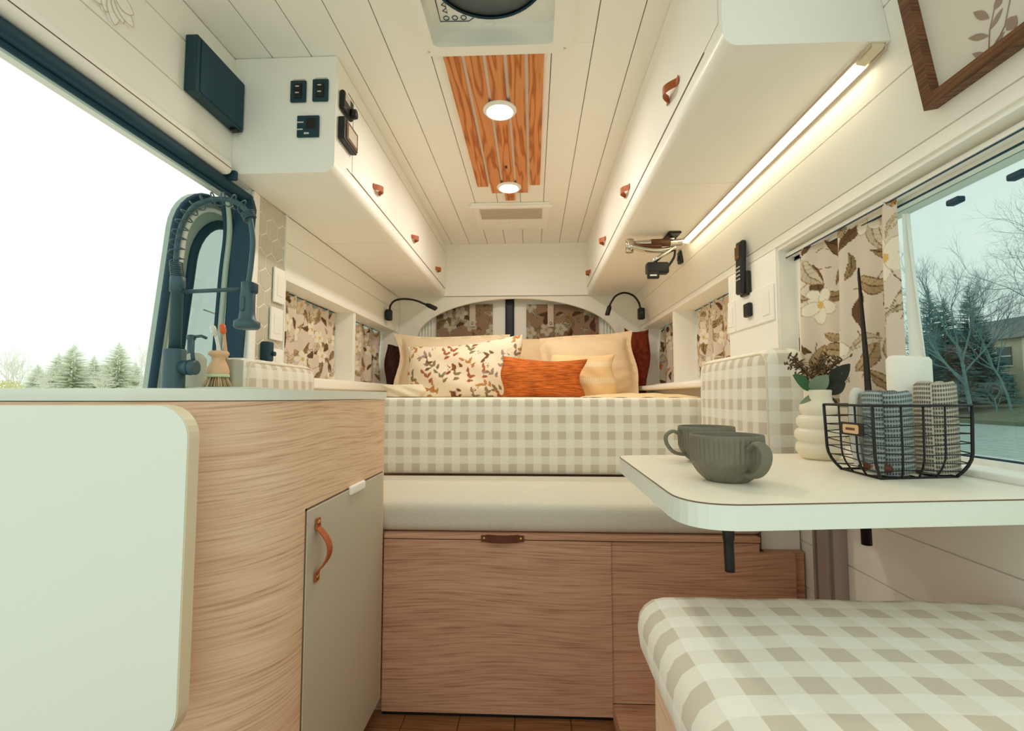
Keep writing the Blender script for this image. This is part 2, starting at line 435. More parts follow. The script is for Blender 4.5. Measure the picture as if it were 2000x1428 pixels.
# ------------------------------------------------------------------ printed patterns
def rgb(r, g, b): return np.array([lin(r), lin(g), lin(b)])
class Print:
    """a flat textile print as colours on a fine grid"""
    def __init__(s, w, h, ppm, base, seed):
        s.ppm = ppm; s.W = int(w * ppm) + 1; s.H = int(h * ppm) + 1
        s.img = np.ones((s.H, s.W, 3)) * base; s.rng = random.Random(seed)
        s.w, s.h = w, h
    def win(s, cx, cy, r):
        x0, x1 = max(0, int((cx - r) * s.ppm)), min(s.W, int((cx + r) * s.ppm) + 2)
        y0, y1 = max(0, int((cy - r) * s.ppm)), min(s.H, int((cy + r) * s.ppm) + 2)
        if x0 >= x1 or y0 >= y1: return None
        X, Y = np.meshgrid(np.arange(x0, x1) / s.ppm - cx, np.arange(y0, y1) / s.ppm - cy)
        return s.img[y0:y1, x0:x1], X, Y
    def leaf(s, cx, cy, L, Wd, ang, col, dark, bend=.15, veins=True):
        q = s.win(cx, cy, L)
        if q is None: return
        I, X, Y = q
        t = (X * math.cos(ang) + Y * math.sin(ang)) / L + .5
        n = (-X * math.sin(ang) + Y * math.cos(ang)) - bend * L * np.sin(np.pi * np.clip(t, 0, 1))
        w = Wd * .5 * np.sin(np.pi * np.clip(t, 0, 1) ** .8) ** .9
        ins = (t > 0) & (t < 1) & (np.abs(n) < w)
        I[ins] = col
        k = np.abs(n) / np.maximum(w, 1e-6)
        if veins:
            vein = ins & (((t * 7 - k * .9) % 1) < .13)
            I[vein] = dark * .5 + col * .5
        I[ins & (n > 0)] = I[ins & (n > 0)] * .72 + dark * .28
        I[ins & ((k > .86) | (np.abs(n) < .04 * Wd))] = dark
    def blob(s, cx, cy, a, b, ang, col, edge=None):
        q = s.win(cx, cy, max(a, b))
        if q is None: return
        I, X, Y = q
        e = ((X * math.cos(ang) + Y * math.sin(ang)) / a) ** 2 + ((-X * math.sin(ang) + Y * math.cos(ang)) / b) ** 2
        I[e < 1] = col
        if edge is not None: I[(e < 1) & (e > .82)] = edge
    def stem(s, pts, wd, col):
        for p in smoothpath([(x, y, 0) for x, y in pts], 40):
            s.blob(p.x, p.y, wd, wd, 0, col)
    def flower(s, cx, cy, r, a0, petal, edge, heart):
        for k in range(5):
            a = a0 + k * 2 * math.pi / 5
            s.blob(cx + .55 * r * math.cos(a), cy + .55 * r * math.sin(a), .56 * r, .40 * r, a, petal, edge)
        s.blob(cx, cy, .22 * r, .22 * r, 0, heart)
    def sample(s, a, b):
        return s.img[min(s.H - 1, int(b * (s.H - 1) + .5)), min(s.W - 1, int(a * (s.W - 1) + .5))]

BR1, BR2, BR3 = rgb(150, 122, 84), rgb(112, 82, 52), rgb(78, 52, 32)
PETAL, PEDGE, OCH = rgb(238, 230, 212), rgb(196, 178, 152), rgb(204, 128, 46)
def floral_curtain(w, h, seed, scale=1.0, base=rgb(222, 208, 192), ppm=420, tone=1.0):
    p = Print(w, h, ppm, base, seed); g = p.rng; S = scale
    step = .125 * S
    ny = int(h / step) + 2; nx = int(w / step) + 2
    olive, tan, pale = rgb(158, 134, 92), rgb(186, 164, 124), rgb(214, 202, 178)
    for j in range(ny):
        for i in range(nx):
            x = (i + .5 * (j % 2)) * step + g.uniform(-.3, .3) * step; y = j * step + g.uniform(-.3, .3) * step
            a = g.uniform(0, 6.28)
            tip = (x + .11 * S * math.cos(a), y + .11 * S * math.sin(a))
            p.stem([(x, y), (x + .05 * S * math.cos(a + .5), y + .05 * S * math.sin(a + .5)), tip], .0013, BR2)
            for q, (da, L, W) in enumerate(((.3, .105, .040), (1.7, .085, .030), (-1.3, .07, .022))):
                c, d = g.choice([(olive, BR3), (tan, BR2), (pale, BR1), (BR2, BR3), (pale, BR2)])
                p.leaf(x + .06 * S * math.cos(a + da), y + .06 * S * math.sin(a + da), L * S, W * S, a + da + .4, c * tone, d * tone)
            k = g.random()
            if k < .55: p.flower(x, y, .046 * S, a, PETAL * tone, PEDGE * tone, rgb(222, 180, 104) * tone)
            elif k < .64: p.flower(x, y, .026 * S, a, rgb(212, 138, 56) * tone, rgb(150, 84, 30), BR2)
            elif k < .74: p.blob(x, y, .010 * S, .010 * S, 0, rgb(206, 150, 60) * tone, BR2)
            elif k < .80: p.leaf(x, y, .04 * S, .014 * S, a + 3, rgb(226, 120, 84) * tone, rgb(180, 80, 50))
    return p
def floral_pillow(w, h, seed):
    p = Print(w, h, 420, rgb(246, 232, 208), seed); g = p.rng
    cols = [rgb(186, 104, 62), rgb(150, 78, 50), rgb(146, 130, 96), rgb(128, 84, 60), rgb(206, 146, 84), rgb(170, 150, 140)]
    n = 0
    for j in range(6):
        for i in range(10):
            x = (i + .5 * (j % 2)) * w / 9.2 + g.uniform(-.014, .014); y = j * h / 5.2 + g.uniform(-.014, .014)
            a = g.choice([.4, .9, 1.6, 2.2, 2.8]) + g.uniform(-.4, .4); c = g.choice(cols); L = g.uniform(.045, .07)
            if g.random() < .3:
                for q in range(9): p.blob(x + g.gauss(0, .010), y + g.gauss(0, .010), .0028, .0028, 0, g.choice(cols))
                continue
            pts = [(x + L * t * math.cos(a + .6 * t), y + L * t * math.sin(a + .6 * t)) for t in (0, .5, 1)]
            p.stem(pts, .0010, rgb(170, 130, 98))
            for q, (px, py) in enumerate(pts):
                for sgn in ((-1, 1) if q % 2 else (1 if q else -1,)):
                    b = a + .6 * q / 3 + sgn * .6
                    p.leaf(px + .018 * math.cos(b), py + .018 * math.sin(b), .036, .0155, b, c, c * .65, .1, False)
    return p

# ================================================================== THE SETTING
ZC = 1.95
def plank(parent, lo, hi, m, r=.0015):
    return obj('plank', B().rbox(lo, hi, r, 1), m, parent)

# floor
floor = obj('floor', B().box((-1.0, -.3, -.05), (.80, 3.5, -.006)), M['groove'], None, 'brown wood-look plank floor of the van', 'floor', kind='structure')
x = -.95
while x < .74:
    plank(floor, (x, -.3, -.006), (min(x + .148, .745), 3.4, 0.0), M['floor']); x += .15

# ceiling with the opening for the roof fan
FX0, FX1, FY0, FY1 = -.315, .078, 1.02, 1.422
b = B()
for lo, hi in (((-1.0, .45), (FX0, 3.5)), ((FX1, .45), (.86, 3.5)), ((FX0, .45), (FX1, FY0)), ((FX0, FY1), (FX1, 3.5))):
    b.box((lo[0], lo[1], ZC + .006), (hi[0], hi[1], ZC + .03))
ceiling = obj('ceiling', b, M['groove'], None, 'white tongue-and-groove planked ceiling', 'ceiling', kind='structure')
for k in range(-8, 7):
    x0 = -.066 + .1272 * k + .0013; x1 = x0 + .1272 - .0026
    x0 = max(x0, -.953); x1 = min(x1, .70)
    if x1 - x0 < .01: continue
    segs = [(.45, 3.40)]
    if x1 > FX0 and x0 < FX1:
        segs = [(.45, FY0 - .01), (FY1 + .01, 3.40)]
        if x0 < FX0 - .02:
            plank(ceiling, (x0, FY0 - .01, ZC), (FX0, FY1 + .01, ZC + .006), M['ceil'])
        if x1 > FX1 + .02:
            plank(ceiling, (FX1, FY0 - .01, ZC), (x1, FY1 + .01, ZC + .006), M['ceil'])
    for a, c in segs: plank(ceiling, (x0, a, ZC), (x1, c, ZC + .006), M['ceil'])

# left wall
b = B()
for y0, y1, z0, z1 in ((.35, 3.45, 1.57, 1.98), (1.82, 3.45, 1.315, 1.57), (2.535, 2.572, .95, 1.315), (3.29, 3.45, .95, 1.315), (1.82, 3.45, 0, .95)):
    b.box((-1.10, y0, z0), (-.957, y1, z1))
b.box((-1.0, 1.575, 0), (-.957, 1.82, 1.57))
wall_left = obj('wall_left', b, M['white'], None, 'white planked wall on the side of the open sliding door', 'wall', kind='structure')
for y0, y1, z0, z1 in ((.35, 1.46, 1.603, 1.702), (.35, 1.46, 1.705, 1.842), (.35, 1.46, 1.845, 1.948), (1.803, 3.395, 1.3165, 1.464), (1.803, 3.395, 1.467, 1.568)):
    plank(wall_left, (-.957, y0, z0), (-.95, y1, z1), M['white'])
# hexagonal tiles beside the doorway
obj('grout_bed', B().box((-.957, 1.612, .883), (-.9535, 1.795, 1.565)), M['grout'], wall_left)
obj('tile_edge_strip', B().rbox((-.957, 1.795, .883), (-.944, 1.803, 1.568), .002, 1), M['cab'], wall_left)
obj('jamb_cover', B().rbox((-.957, 1.575, .6), (-.944, 1.612, 1.568), .004, 2), M['cab'], wall_left)
def clip_poly(poly, lo, hi):
    for axis, val, keep_less in ((0, lo[0], False), (0, hi[0], True), (1, lo[1], False), (1, hi[1], True)):
        out = []
        for i in range(len(poly)):
            p, q = poly[i - 1], poly[i]
            ip = (p[axis] <= val) == keep_less or p[axis] == val; iq = (q[axis] <= val) == keep_less or q[axis] == val
            if ip != iq:
                t = (val - p[axis]) / (q[axis] - p[axis]); out.append((p[0] + t * (q[0] - p[0]), p[1] + t * (q[1] - p[1])))
            if iq: out.append(q)
        poly = out
        if len(poly) < 3: return []
    return poly
HW = .074; HS = HW / math.sqrt(3)
for j in range(14):
    for i in range(4):
        cy = 1.60 + i * HW + (HW / 2 if j % 2 else 0); cz = .90 + j * HS * 1.5
        r = HS - .0034
        pol = [(cy + r * math.cos(R(60 * k + 30)), cz + r * math.sin(R(60 * k + 30))) for k in range(6)]
        pol = clip_poly(pol, (1.614, .885), (1.793, 1.563))
        if len(pol) < 3: continue
        obj('tile', B().prism(pol, 'x', -.9535, -.952), M['tile'], wall_left)

# door header: white trim, rubber seal, body lip, jamb
t = thing('trim_1', 'white rounded trim and blue-black seal along the sliding door header', 'trim', (-.96, .4, 1.5), kind='structure')
obj('cover_strip', B().rbox((-.976, .35, 1.553), (-.928, 1.435, 1.601), .018, 4), M['cab'], t)
obj('groove_line', B().box((-.9295, .35, 1.570), (-.9275, 1.42, 1.5725)), M['groove'], t)
obj('door_seal', B().rbox((-.984, .35, 1.524), (-.948, 1.60, 1.552), .010, 3), M['seal'], t)
obj('seal_lip', B().tube([(-.978, .35, 1.521), (-.978, 1.5, 1.521), (-.985, 1.60, 1.521)], .008, 8), M['seal'], t)
obj('body_lip', B().rbox((-1.03, .35, 1.536), (-.984, 1.47, 1.556), .006, 2), M['grey_skin'], t)
obj('body_seam', B().tube([(-1.0, .35, 1.534), (-1.0, 1.45, 1.534)], .003, 6), M['seal'], t)
obj('seal_bracket', B().rbox((-.972, 1.437, 1.545), (-.925, 1.453, 1.575), .004, 2), M['seal'], t)
t = thing('trim_2', 'blue-black rear jamb of the sliding door opening', 'trim', (-1.0, 1.56, 0), kind='structure')
obj('jamb_panel', B().prism([(-.99, .0), (-.972, .85), (-.935, 1.50), (-.945, 1.535), (-1.005, 1.535), (-1.028, .85), (-1.04, 0)], 'y', 1.556, 1.575), M['seal'], t)
obj('jamb_seal', B().tube(smoothpath([(-1.062, 1.55, .3), (-1.050, 1.55, .9), (-1.036, 1.55, 1.25), (-1.024, 1.55, 1.42), (-1.008, 1.50, 1.51)], 6), .007, 8), M['seal'], t)
obj('jamb_pinch_strip', B().tube(smoothpath([(-1.046, 1.553, .3), (-1.037, 1.553, .9), (-1.023, 1.553, 1.25), (-1.012, 1.553, 1.42), (-1.0, 1.51, 1.52)], 6), .009, 8), M['grey_skin'], t)

# sliding door, slid back outside the opening
def ring_wall(outer, inner, P0, P1):
    n = len(outer); vs = [P0(p) for p in outer] + [P0(p) for p in inner] + [P1(p) for p in outer] + [P1(p) for p in inner]; fs = []
    for i in range(n):
        j = (i + 1) % n
        fs += [(i, j, n + j, n + i), (2 * n + j, 2 * n + i, 3 * n + i, 3 * n + j), (j, i, 2 * n + i, 2 * n + j), (n + i, n + j, 3 * n + j, 3 * n + i)]
    return vs, fs
def dx(z): return -1.185 + .10 * (z - .895)
t = thing('door_1', 'open sliding door with round-cornered window beyond the sink', 'door', (-1.25, 1.9, -.3), kind='structure')
outer = rrect(1.455, -.3, 2.7, 1.565, .16, 8); inner = rrect(1.555, .62, 2.5, 1.495, .17, 8)
vs, fs = ring_wall(outer, inner, lambda p: (dx(p[1]), p[0], p[1]), lambda p: (dx(p[1]) - .022, p[0], p[1]))
obj('door_skin', B().add(vs, fs), M['grey_skin'], t)
edge = rrect(1.462, -.29, 2.69, 1.555, .155, 8)
obj('edge_seal', B().tube([(dx(p[1]) + .004, p[0], p[1]) for p in edge], .012, 8, closed=True), M['seal'], t)
edge2 = rrect(1.505, -.25, 2.65, 1.525, .15, 8)
obj('inner_bead', B().tube([(dx(p[1]) + .004, p[0], p[1]) for p in edge2], .008, 8, closed=True), M['cab'], t)
obj('window_gasket', B().tube([(dx(p[1]) + .002, p[0], p[1]) for p in inner], .016, 8, closed=True), M['seal'], t)
pv = [(dx(p[1]) - .03, p[0], p[1]) for p in inner]
obj('pane', B().add(pv, [tuple(range(len(pv)))]), M['pane_clear'], t)
bb = B()
for z in (1.18, .98): bb.tube([(dx(z) - .024, 1.68, z), (dx(z) - .024, 1.86, z - .01)], .0025, 6)
obj('defroster_line', bb, M['chrome'], t)

# right wall (leans in above the windows)
def wx(z): return .745 if z < 1.35 else .745 - .17 * (z - 1.35)
WR = 1.325
b = B()
for y0, y1, z0, z1 in ((.05, 3.45, 0, .722), (1.5, 1.868, .722, WR), (2.595, 2.632, .945, WR), (3.30, 3.45, .945, WR), (1.868, 3.45, .722, .945), (.30, 1.5, 1.315, WR)):
    b.box((.752, y0, z0), (.90, y1, z1))
b.prism([(.752, WR), (.90, WR), (.90, 1.98), (wx(1.98) + .007, 1.98), (.752, 1.352)], 'y', .30, 3.45)
wall_right = obj('wall_right', b, M['white'], None, 'white planked wall with the big tinted window', 'wall', kind='structure')
def rplank(y0, y1, z0, z1):
    a, c = wx(z0), wx(z1)
    obj('plank', B().prism([(a, z0), (a + .007, z0), (c + .007, z1), (c, z1)], 'y', y0, y1), M['white'], wall_right)
for z0, z1 in ((1.3255, 1.3525), (1.3555, 1.495), (1.498, 1.638), (1.641, 1.78), (1.783, 1.948)):
    rplank(.30, 3.395, z0, z1)
for z0, z1 in ((.02, .349), (.352, .469), (.472, .589), (.592, .720)):
    rplank(.05, 1.86, z0, z1)
rplank(1.503, 1.865, .745, .998); rplank(1.503, 1.865, 1.001, 1.322)
# ledges under the rear windows
for nm, lo, hi, lb in (('trim_3', (.655, 1.90, .905), (.752, 3.395, .932), 'white shelf ledge under the rear windows beside the rust blanket'),
                       ('trim_4', (-.957, 1.82, .90), (-.90, 3.395, .945), 'white shelf ledge under the rear windows behind the kitchen counter')):
    obj(nm, B().rbox(lo, hi, .008, 2), M['cab'], None, lb, 'ledge', kind='structure')

# rear bulkhead: header panel and arched panel
wall_rear = obj('wall_rear', B().prism([(-.975, .5), (-.82, .5), (-.82, 1.275)] +
        [(-.12 - .70 * math.cos(math.pi * k / 40), 1.275 + .287 * math.sin(math.pi * k / 40)) for k in range(41)] +
        [(.58, .5), (.75, .5), (.75, 1.575), (-.975, 1.575)], 'y', 3.40, 3.418), M['white'], None,
        'white rear bulkhead with an arched opening behind the pillows', 'wall', kind='structure')
obj('header_panel', B().rbox((-.64, 3.385, 1.577), (.395, 3.42, 1.952), .004, 2), M['cab'], wall_rear)
obj('corner_seam', B().box((-.9585, 3.394, .9), (-.956, 3.40, 1.575)), M['dleather'], wall_rear)
obj('arch_edging', B().tube([(-.12 - .697 * math.cos(math.pi * k / 40), 3.402, 1.275 + .284 * math.sin(math.pi * k / 40)) for k in range(41)], .0035, 6), M['edge'], wall_rear)

# rear doors seen through the arch
YD = 3.50
for nm, x0, x1, cx0, cx1, cz1, sx, lb, seed in (('door_2', -.98, -.197, -.70, -.29, 1.535, -.435, 'rear door with floral cover on the side of the sliding door', 5),
                                               ('door_3', -.137, .76, -.047, .47, 1.53, .128, 'rear door with floral cover on the side of the tinted window', 8)):
    t = thing(nm, lb, 'door', ((x0 + x1) / 2, YD, .3), kind='structure')
    obj('door_skin', B().rbox((x0, YD, .3), (x1, YD + .05, 1.9), .008, 2), M['cab'], t)
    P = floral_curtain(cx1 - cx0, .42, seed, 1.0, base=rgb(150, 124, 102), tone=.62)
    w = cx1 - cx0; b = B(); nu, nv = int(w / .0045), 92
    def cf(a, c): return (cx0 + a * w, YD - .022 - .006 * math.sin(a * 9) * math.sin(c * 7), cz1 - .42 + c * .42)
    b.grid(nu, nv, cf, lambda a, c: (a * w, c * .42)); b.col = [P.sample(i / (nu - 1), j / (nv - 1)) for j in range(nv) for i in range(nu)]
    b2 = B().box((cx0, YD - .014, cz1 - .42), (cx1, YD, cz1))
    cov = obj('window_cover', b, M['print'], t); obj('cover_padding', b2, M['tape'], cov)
    st = obj('strap', B().rbox((sx - .022, YD - .036, cz1 - .165), (sx + .022, YD - .030, cz1 + .01), .002, 1), M['tape'], t)
    obj('snap', B().cyl((sx, YD - .036, cz1 - .14), (sx, YD - .042, cz1 - .14), .010, 12), M['chrome'], st)
    side = -1 if nm == 'door_2' else 1
    for k in range(6):
        xx = (cx0 - .03 - k * .022) if side < 0 else (cx1 + .03 + k * .022)
        obj('rib', B().rbox((xx - .008, YD - .014, 1.0), (xx + .008, YD, 1.52), .005, 2), M['white'], t)
obj('trim_5', B().rbox((-.197, YD - .02, .4), (-.137, YD + .03, 1.9), .01, 2), M['black'], None, 'black rubber seal between the two rear doors', 'seal', kind='structure')

# big window on the right
t = thing('window_1', 'big tinted side window above the table', 'window', (.84, .82, .745), kind='structure')
y0, y1, z0, z1 = .30, 1.5, .745, 1.315
obj('window_sill', B().rbox((.7345, .30, .722), (.86, 1.5, .747), .005, 2), M['cab'], t)
obj('window_frame', B().box((.80, y0, z1 - .03), (.86, y1, z1)).box((.80, y0, z0), (.86, y1, z0 + .012)).box((.80, y1 - .03, z0), (.86, y1, z1)).box((.80, y0, z0), (.86, y0 + .03, z1)), M['cab'], t)
obj('blind_track', B().rbox((.775, y0, z1 - .022), (.80, y1, z1 - .008), .003, 1), M['cab'], t)
obj('gasket', B().box((.7985, y0, z1 - .0325), (.803, y1, z1 - .03)).box((.774, y0, z1 - .0245), (.776, y1, z1 - .0215)).box((.812, y0, z0 + .012), (.822, y1, z0 + .015)), M['seal'], t)
obj('pane', B().box((.826, y0 + .03, z0 + .01), (.830, y1 - .03, z1 - .03)), M['pane_teal'], t)
for u, v in ((1863, 393), (1985, 342)):
    p = ax(u, v, .815); obj('latch', B().rbox((.810, p[1] - .014, p[2] - .006), (.826, p[1] + .014, p[2] + .006), .003, 2), M['seal'], t)
# four rear side windows
for nm, xs, y0, y1, z0, z1, lb in (('window_2', -1, 1.82, 2.535, .95, 1.315, 'curtained rear side window nearest the hexagon tiles'),
                                   ('window_3', -1, 2.572, 3.29, .95, 1.315, 'curtained rear side window beside the bed on the sliding door side'),
                                   ('window_4', 1, 1.868, 2.595, .945, WR, 'curtained rear side window above the gingham side cushion'),
                                   ('window_5', 1, 2.632, 3.30, .945, WR, 'curtained rear side window beside the rust blanket')):
    xo = -1.13 if xs < 0 else .93
    t = thing(nm, lb, 'window', (xo, (y0 + y1) / 2, z0), kind='structure')
    lo, hi = (xo - .03, xo + .03) if xs < 0 else (xo - .03, xo + .03)
    bb = B()
    bb.box((lo, y0 - .03, z1), (hi, y1 + .03, z1 + .03)); bb.box((lo, y0 - .03, z0 - .03), (hi, y1 + .03, z0)); bb.box((lo, y0 - .03, z0), (hi, y0, z1)); bb.box((lo, y1, z0), (hi, y1 + .03, z1))
    obj('window_frame', bb, M['cab'], t)
    obj('pane', B().box((xo - .003, y0, z0), (xo + .003, y1, z1)), M['pane_teal'], t)

# ================================================================== CEILING THINGS
# roof fan
t = thing('roof_fan', 'white square roof fan with round grey screen in the ceiling', 'fan', (-.118, 1.22, ZC))
outer = rrect(FX0 - .022, FY0 - .04, FX1 + .042, FY1 + .03, .035, 6); inner = rrect(FX0 + .012, FY0 + .02, FX1 - .012, FY1 - .008, .02, 6)
finner = rrect(FX0 + .015, FY0 + .023, FX1 - .015, FY1 - .011, .018, 6)
vs, fs = ring_wall(outer, finner, lambda p: (p[0], p[1], ZC - .016), lambda p: (p[0], p[1], ZC - .001))
obj('flange', B().add(vs, fs), M['cab'], t)
ow = rrect(FX0 + .008, FY0 + .012, FX1 - .008, FY1 - .004, .02, 6)
vs, fs = ring_wall(ow, inner, lambda p: (p[0], p[1], ZC - .0005), lambda p: (p[0], p[1], ZC + .062))
obj('shroud', B().add(vs, fs), M['cab'], t)
FC = (-.118, 1.225); FR = .163
sq = []; ci = []
for k in range(64):
    w = 2 * math.pi * (k + .5) / 64; cx, sy = math.cos(w), math.sin(w); m_ = max(abs(cx), abs(sy))
    sq.append((FC[0] + .20 * cx / m_, FC[1] + .20 * sy / m_)); ci.append((FC[0] + FR * cx, FC[1] + FR * sy))
vs, fs = ring_wall(sq, ci, lambda p: (p[0], p[1], ZC + .055), lambda p: (p[0], p[1], ZC + .065))
obj('fan_plate', B().add(vs, fs), M['cab'], t)
obj('screen', B().lathe([(.001, .012), (FR * .6, .008), (FR + .004, 0)], (FC[0], FC[1], ZC + .058), 48), M['fanmesh'], t)
obj('screen_rim', B().tube([(FC[0] + FR * math.cos(2 * math.pi * k / 48), FC[1] + FR * math.sin(2 * math.pi * k / 48), ZC + .054) for k in range(48)], .004, 6, closed=True), M['teal'], t)
def flat_marks(pts_list, z, wd, m, parent, name='printed_symbol'):
    b = B()
    for pts in pts_list: b.tube([(p[0], p[1], z) for p in pts], wd, 4)
    return obj(name, b, m, parent)
kx, ky = -.275, 1.375
ms = []
for k in range(2):
    ms.append([(kx + .012, ky - .02 - .022 * k), (kx + .024, ky - .012 - .022 * k), (kx + .024, ky - .03 - .022 * k), (kx + .012, ky - .02 - .022 * k)])
for k in range(3):
    ms.append([(kx + .018 + .026 * k + .008 * math.cos(a), ky + .008 + .008 * math.sin(a)) for a in np.linspace(0, 6.28, 13)])
ms.append([(kx - .002, ky - .06), (kx - .002, ky + .02), (kx + .085, ky + .022), (kx + .10, ky + .010)])
flat_marks(ms, ZC + .0535, .0013, M['teal'], t)
for p in ((FX0 - .004, FY1 + .008), (FX1 + .022, FY1 + .008)):
    obj('screw', B().lathe([(.005, 0), (.003, -.003), (.0005, -.0035)], (p[0], p[1], ZC - .015), 10), M['chrome'], t)
obj('latch', B().rbox((-.145, FY1 - .02, ZC + .048), (-.115, FY1 - .008, ZC + .058), .003, 1), M['cab'], t)

# pine ceiling slats
SL = [(-.281, -.226, 2.42), (-.214, -.159, 2.50), (-.147, -.092, 2.60), (-.080, -.025, 2.50), (-.013, .038, 2.41)]
SLN = ['outermost pine ceiling slat on the sliding door side', 'knotty pine ceiling slat second from the sliding door side', 'middle pine ceiling slat under both round downlights',
       'pine ceiling slat second from the right-hand cabinets', 'outermost pine ceiling slat nearest the right-hand cabinets']
for (x0, x1, ye), lb in zip(SL, SLN):
    obj('ceiling_slat', B().rbox((x0, 1.46, ZC - .011), (x1, ye, ZC - .0005), .002, 2), M['pine'], None, lb, 'slat', 'pine slats on the ceiling')
# downlights
for (cx, cy), lb in zip(((-.121, 1.752), (-.12, 2.424)), ('round ceiling downlight nearest the roof fan', 'round ceiling downlight nearest the rear ceiling vent')):
    t = thing('downlight', lb, 'light', (cx, cy, ZC - .011), 'round downlights set in the pine slats')
    obj('trim_ring', B().lathe([(.045, -.006), (.050, -.010), (.058, -.008), (.063, -.002), (.063, .001), (.045, .001)], (cx, cy, ZC - .012), 40, ring=True), M['cab'], t)
    obj('backing', B().lathe([(.001, 0), (.060, 0), (.060, .0012), (.001, .0012)], (cx, cy, ZC - .0125), 32), M['cab'], t)
    obj('lens', B().lathe([(.0005, -.004), (.030, -.004), (.046, -.0035)], (cx, cy, ZC - .0135), 40), M['lamp'], t)
# ceiling vent box
t = thing('ceiling_vent', 'white ceiling vent with a pale grille in front of the rear header', 'vent', (-.125, 2.8, ZC - .04))
obj('housing', B().rbox((-.345, 2.64, ZC - .026), (.098, 3.02, ZC - .0005), .008, 3), M['cab'], t)
obj('front_lip', B().rbox((-.355, 2.632, ZC - .034), (.108, 2.662, ZC - .02), .006, 2), M['cab'], t)
obj('grille', B().box((-.30, 2.675, ZC - .029), (.055, 2.83, ZC - .025)), M['grille'], t)
for k in range(11):
    obj('louvre', B().box((-.30, 2.68 + k * .0138, ZC - .0315), (.055, 2.685 + k * .0138, ZC - .0285)), M['grille'], t)
obj('catch', B().rbox((-.135, 2.89, ZC - .032), (-.105, 2.91, ZC - .024), .003, 1), M['cab'], t)

# ================================================================== OVERHEAD CABINETS
def strap_handle(parent, p, axis, L, out, wd, thick, m, name='handle', studs=True):
    """a leather strap bowed out between its two fixings; axis: run direction, out: outward normal, wd: strap width direction"""
    p, a, o = Vector(p), Vector(axis), Vector(out); w = a.cross(o).normalized() * wd / 2
    b = B(); n = 14; vs = []
    for k in range(n + 1):
        tt = k / n; s = (tt - .5) * L
        hgt = .002 + thick * max(0, math.sin(math.pi * min(1, max(0, (tt - .16) / .68)))) ** .8
        q = p + a * s + o * hgt; g = 1.0 if .1 < tt < .9 else .8
        vs += [q - w * g, q + w * g, q + w * g + o * .0028, q - w * g + o * .0028]
    fs = []
    for k in range(n):
        for j in range(4): fs.append((k * 4 + j, k * 4 + (j + 1) % 4, k * 4 + 4 + (j + 1) % 4, k * 4 + 4 + j))
    fs += [(3, 2, 1, 0), tuple(n * 4 + j for j in range(4))]
    b.add(vs, fs)
    h = obj(name, b, m, parent)
    if studs:
        for s in (-.43, .43):
            q = p + a * s * L + o * .004
            obj('stud', B().tube([q, q + o * .003], [wd * .28, wd * .2], 10), M['brass'], h)
    return h
def overhead(side, xf, xw_lo, y0, seams, handles, lb):
    """rounded carcass along the van wall; doors with leather pulls on the aisle face"""
    s = side
    t = thing('overhead_cabinet', lb, 'cabinet', ((xf + xw_lo(1.57)) / 2, (y0 + 3.385) / 2, 1.57))
    r = .032
    arc = [(xf + s * r - s * r * math.cos(R(a)), 1.57 + r - r * math.sin(R(a))) for a in range(0, 91, 10)]
    pol = [(xf + s * .0, 1.948)] + arc + [(xw_lo(1.57), 1.57), (xw_lo(1.948), 1.948)]
    obj('carcass', B().prism(pol, 'y', y0, 3.384), M['cab'], t)
    ln = -s
    for z in (1.629, 1.890):
        obj('reveal_gap', B().box((min(xf, xf + ln * .0012), y0 + .10, z - .0012), (max(xf, xf + ln * .0012), 3.38, z + .0012)), M['groove'], t)
    for k in range(len(seams) - 1):
        a, c = seams[k] + .0015, seams[k + 1] - .0015
        d = obj('door', B().rbox((min(xf, xf + ln * .003), a, 1.6315), (max(xf, xf + ln * .003), c, 1.8875), .0014, 1), M['cab'], t)
        yh = handles[k]
        strap_handle(d, (xf + ln * .003, yh, 1.684), (0, 1, 0), .105 if side > 0 else .085, (ln, 0, 0), .022, .024, M['leather'], studs=False)
    for yy in ([seams[1]] if side > 0 else [seams[1], seams[2]]):
        obj('underside_joint', B().box((min(xf + s * .04, xw_lo(1.57)), yy - .0012, 1.5692), (max(xf + s * .04, xw_lo(1.57)), yy + .0012, 1.5702)), M['grout'], t)
    return t
overhead(-1, -.62, lambda z: -.9495, 1.455, [1.60, 2.155, 2.735, 3.375], [1.85, 2.447, 3.061], 'white overhead cabinet run above the kitchen counter')
overhead(1, .381, lambda z: wx(z) - .001, .948, [.965, 1.585, 2.205, 2.83, 3.375], [1.269, 1.906, 2.526, 3.188], 'white overhead cabinet run above the dining table')

# switches on the end of the left cabinet
YE = 1.455
def ex(u, v): return ay(u, v, YE)
for (u0, v0, u1, v1), lb in zip(((568, 159, 600, 202), (611, 156, 643, 200)), ('black two-button switch beside the thermostat pair, farther from the aisle', 'black two-button switch on the cabinet end, nearest the aisle')):
    a, c = ex(u0, v1), ex(u1, v0)
    t = thing('light_switch', lb, 'switch', ((a[0] + c[0]) / 2, YE, a[2]), 'black switches on the cabinet end')
    obj('cover_plate', B().rbox((a[0], YE - .008, a[2]), (c[0], YE - .0002, c[2]), .005, 3), M['teal'], t)
    cx = (a[0] + c[0]) / 2; cz = (a[2] + c[2]) / 2
    r_ = obj('rocker', B().rbox((cx - .013, YE - .013, cz - .024), (cx + .013, YE - .006, cz + .024), .003, 2), M['black'], t)
    for dz in (.012, -.009): obj('indicator', B().rbox((cx - .006, YE - .0145, cz + dz - .002), (cx + .006, YE - .0125, cz + dz + .002), .0008, 1), M['button'], r_)
    obj('caption_strip', B().box((a[0] + .006, YE - .0008, c[2] + .004), (c[0] - .006, YE - .0002, c[2] + .0075)), M['tape'], t)
a, c = ex(581, 270), ex(625, 227)
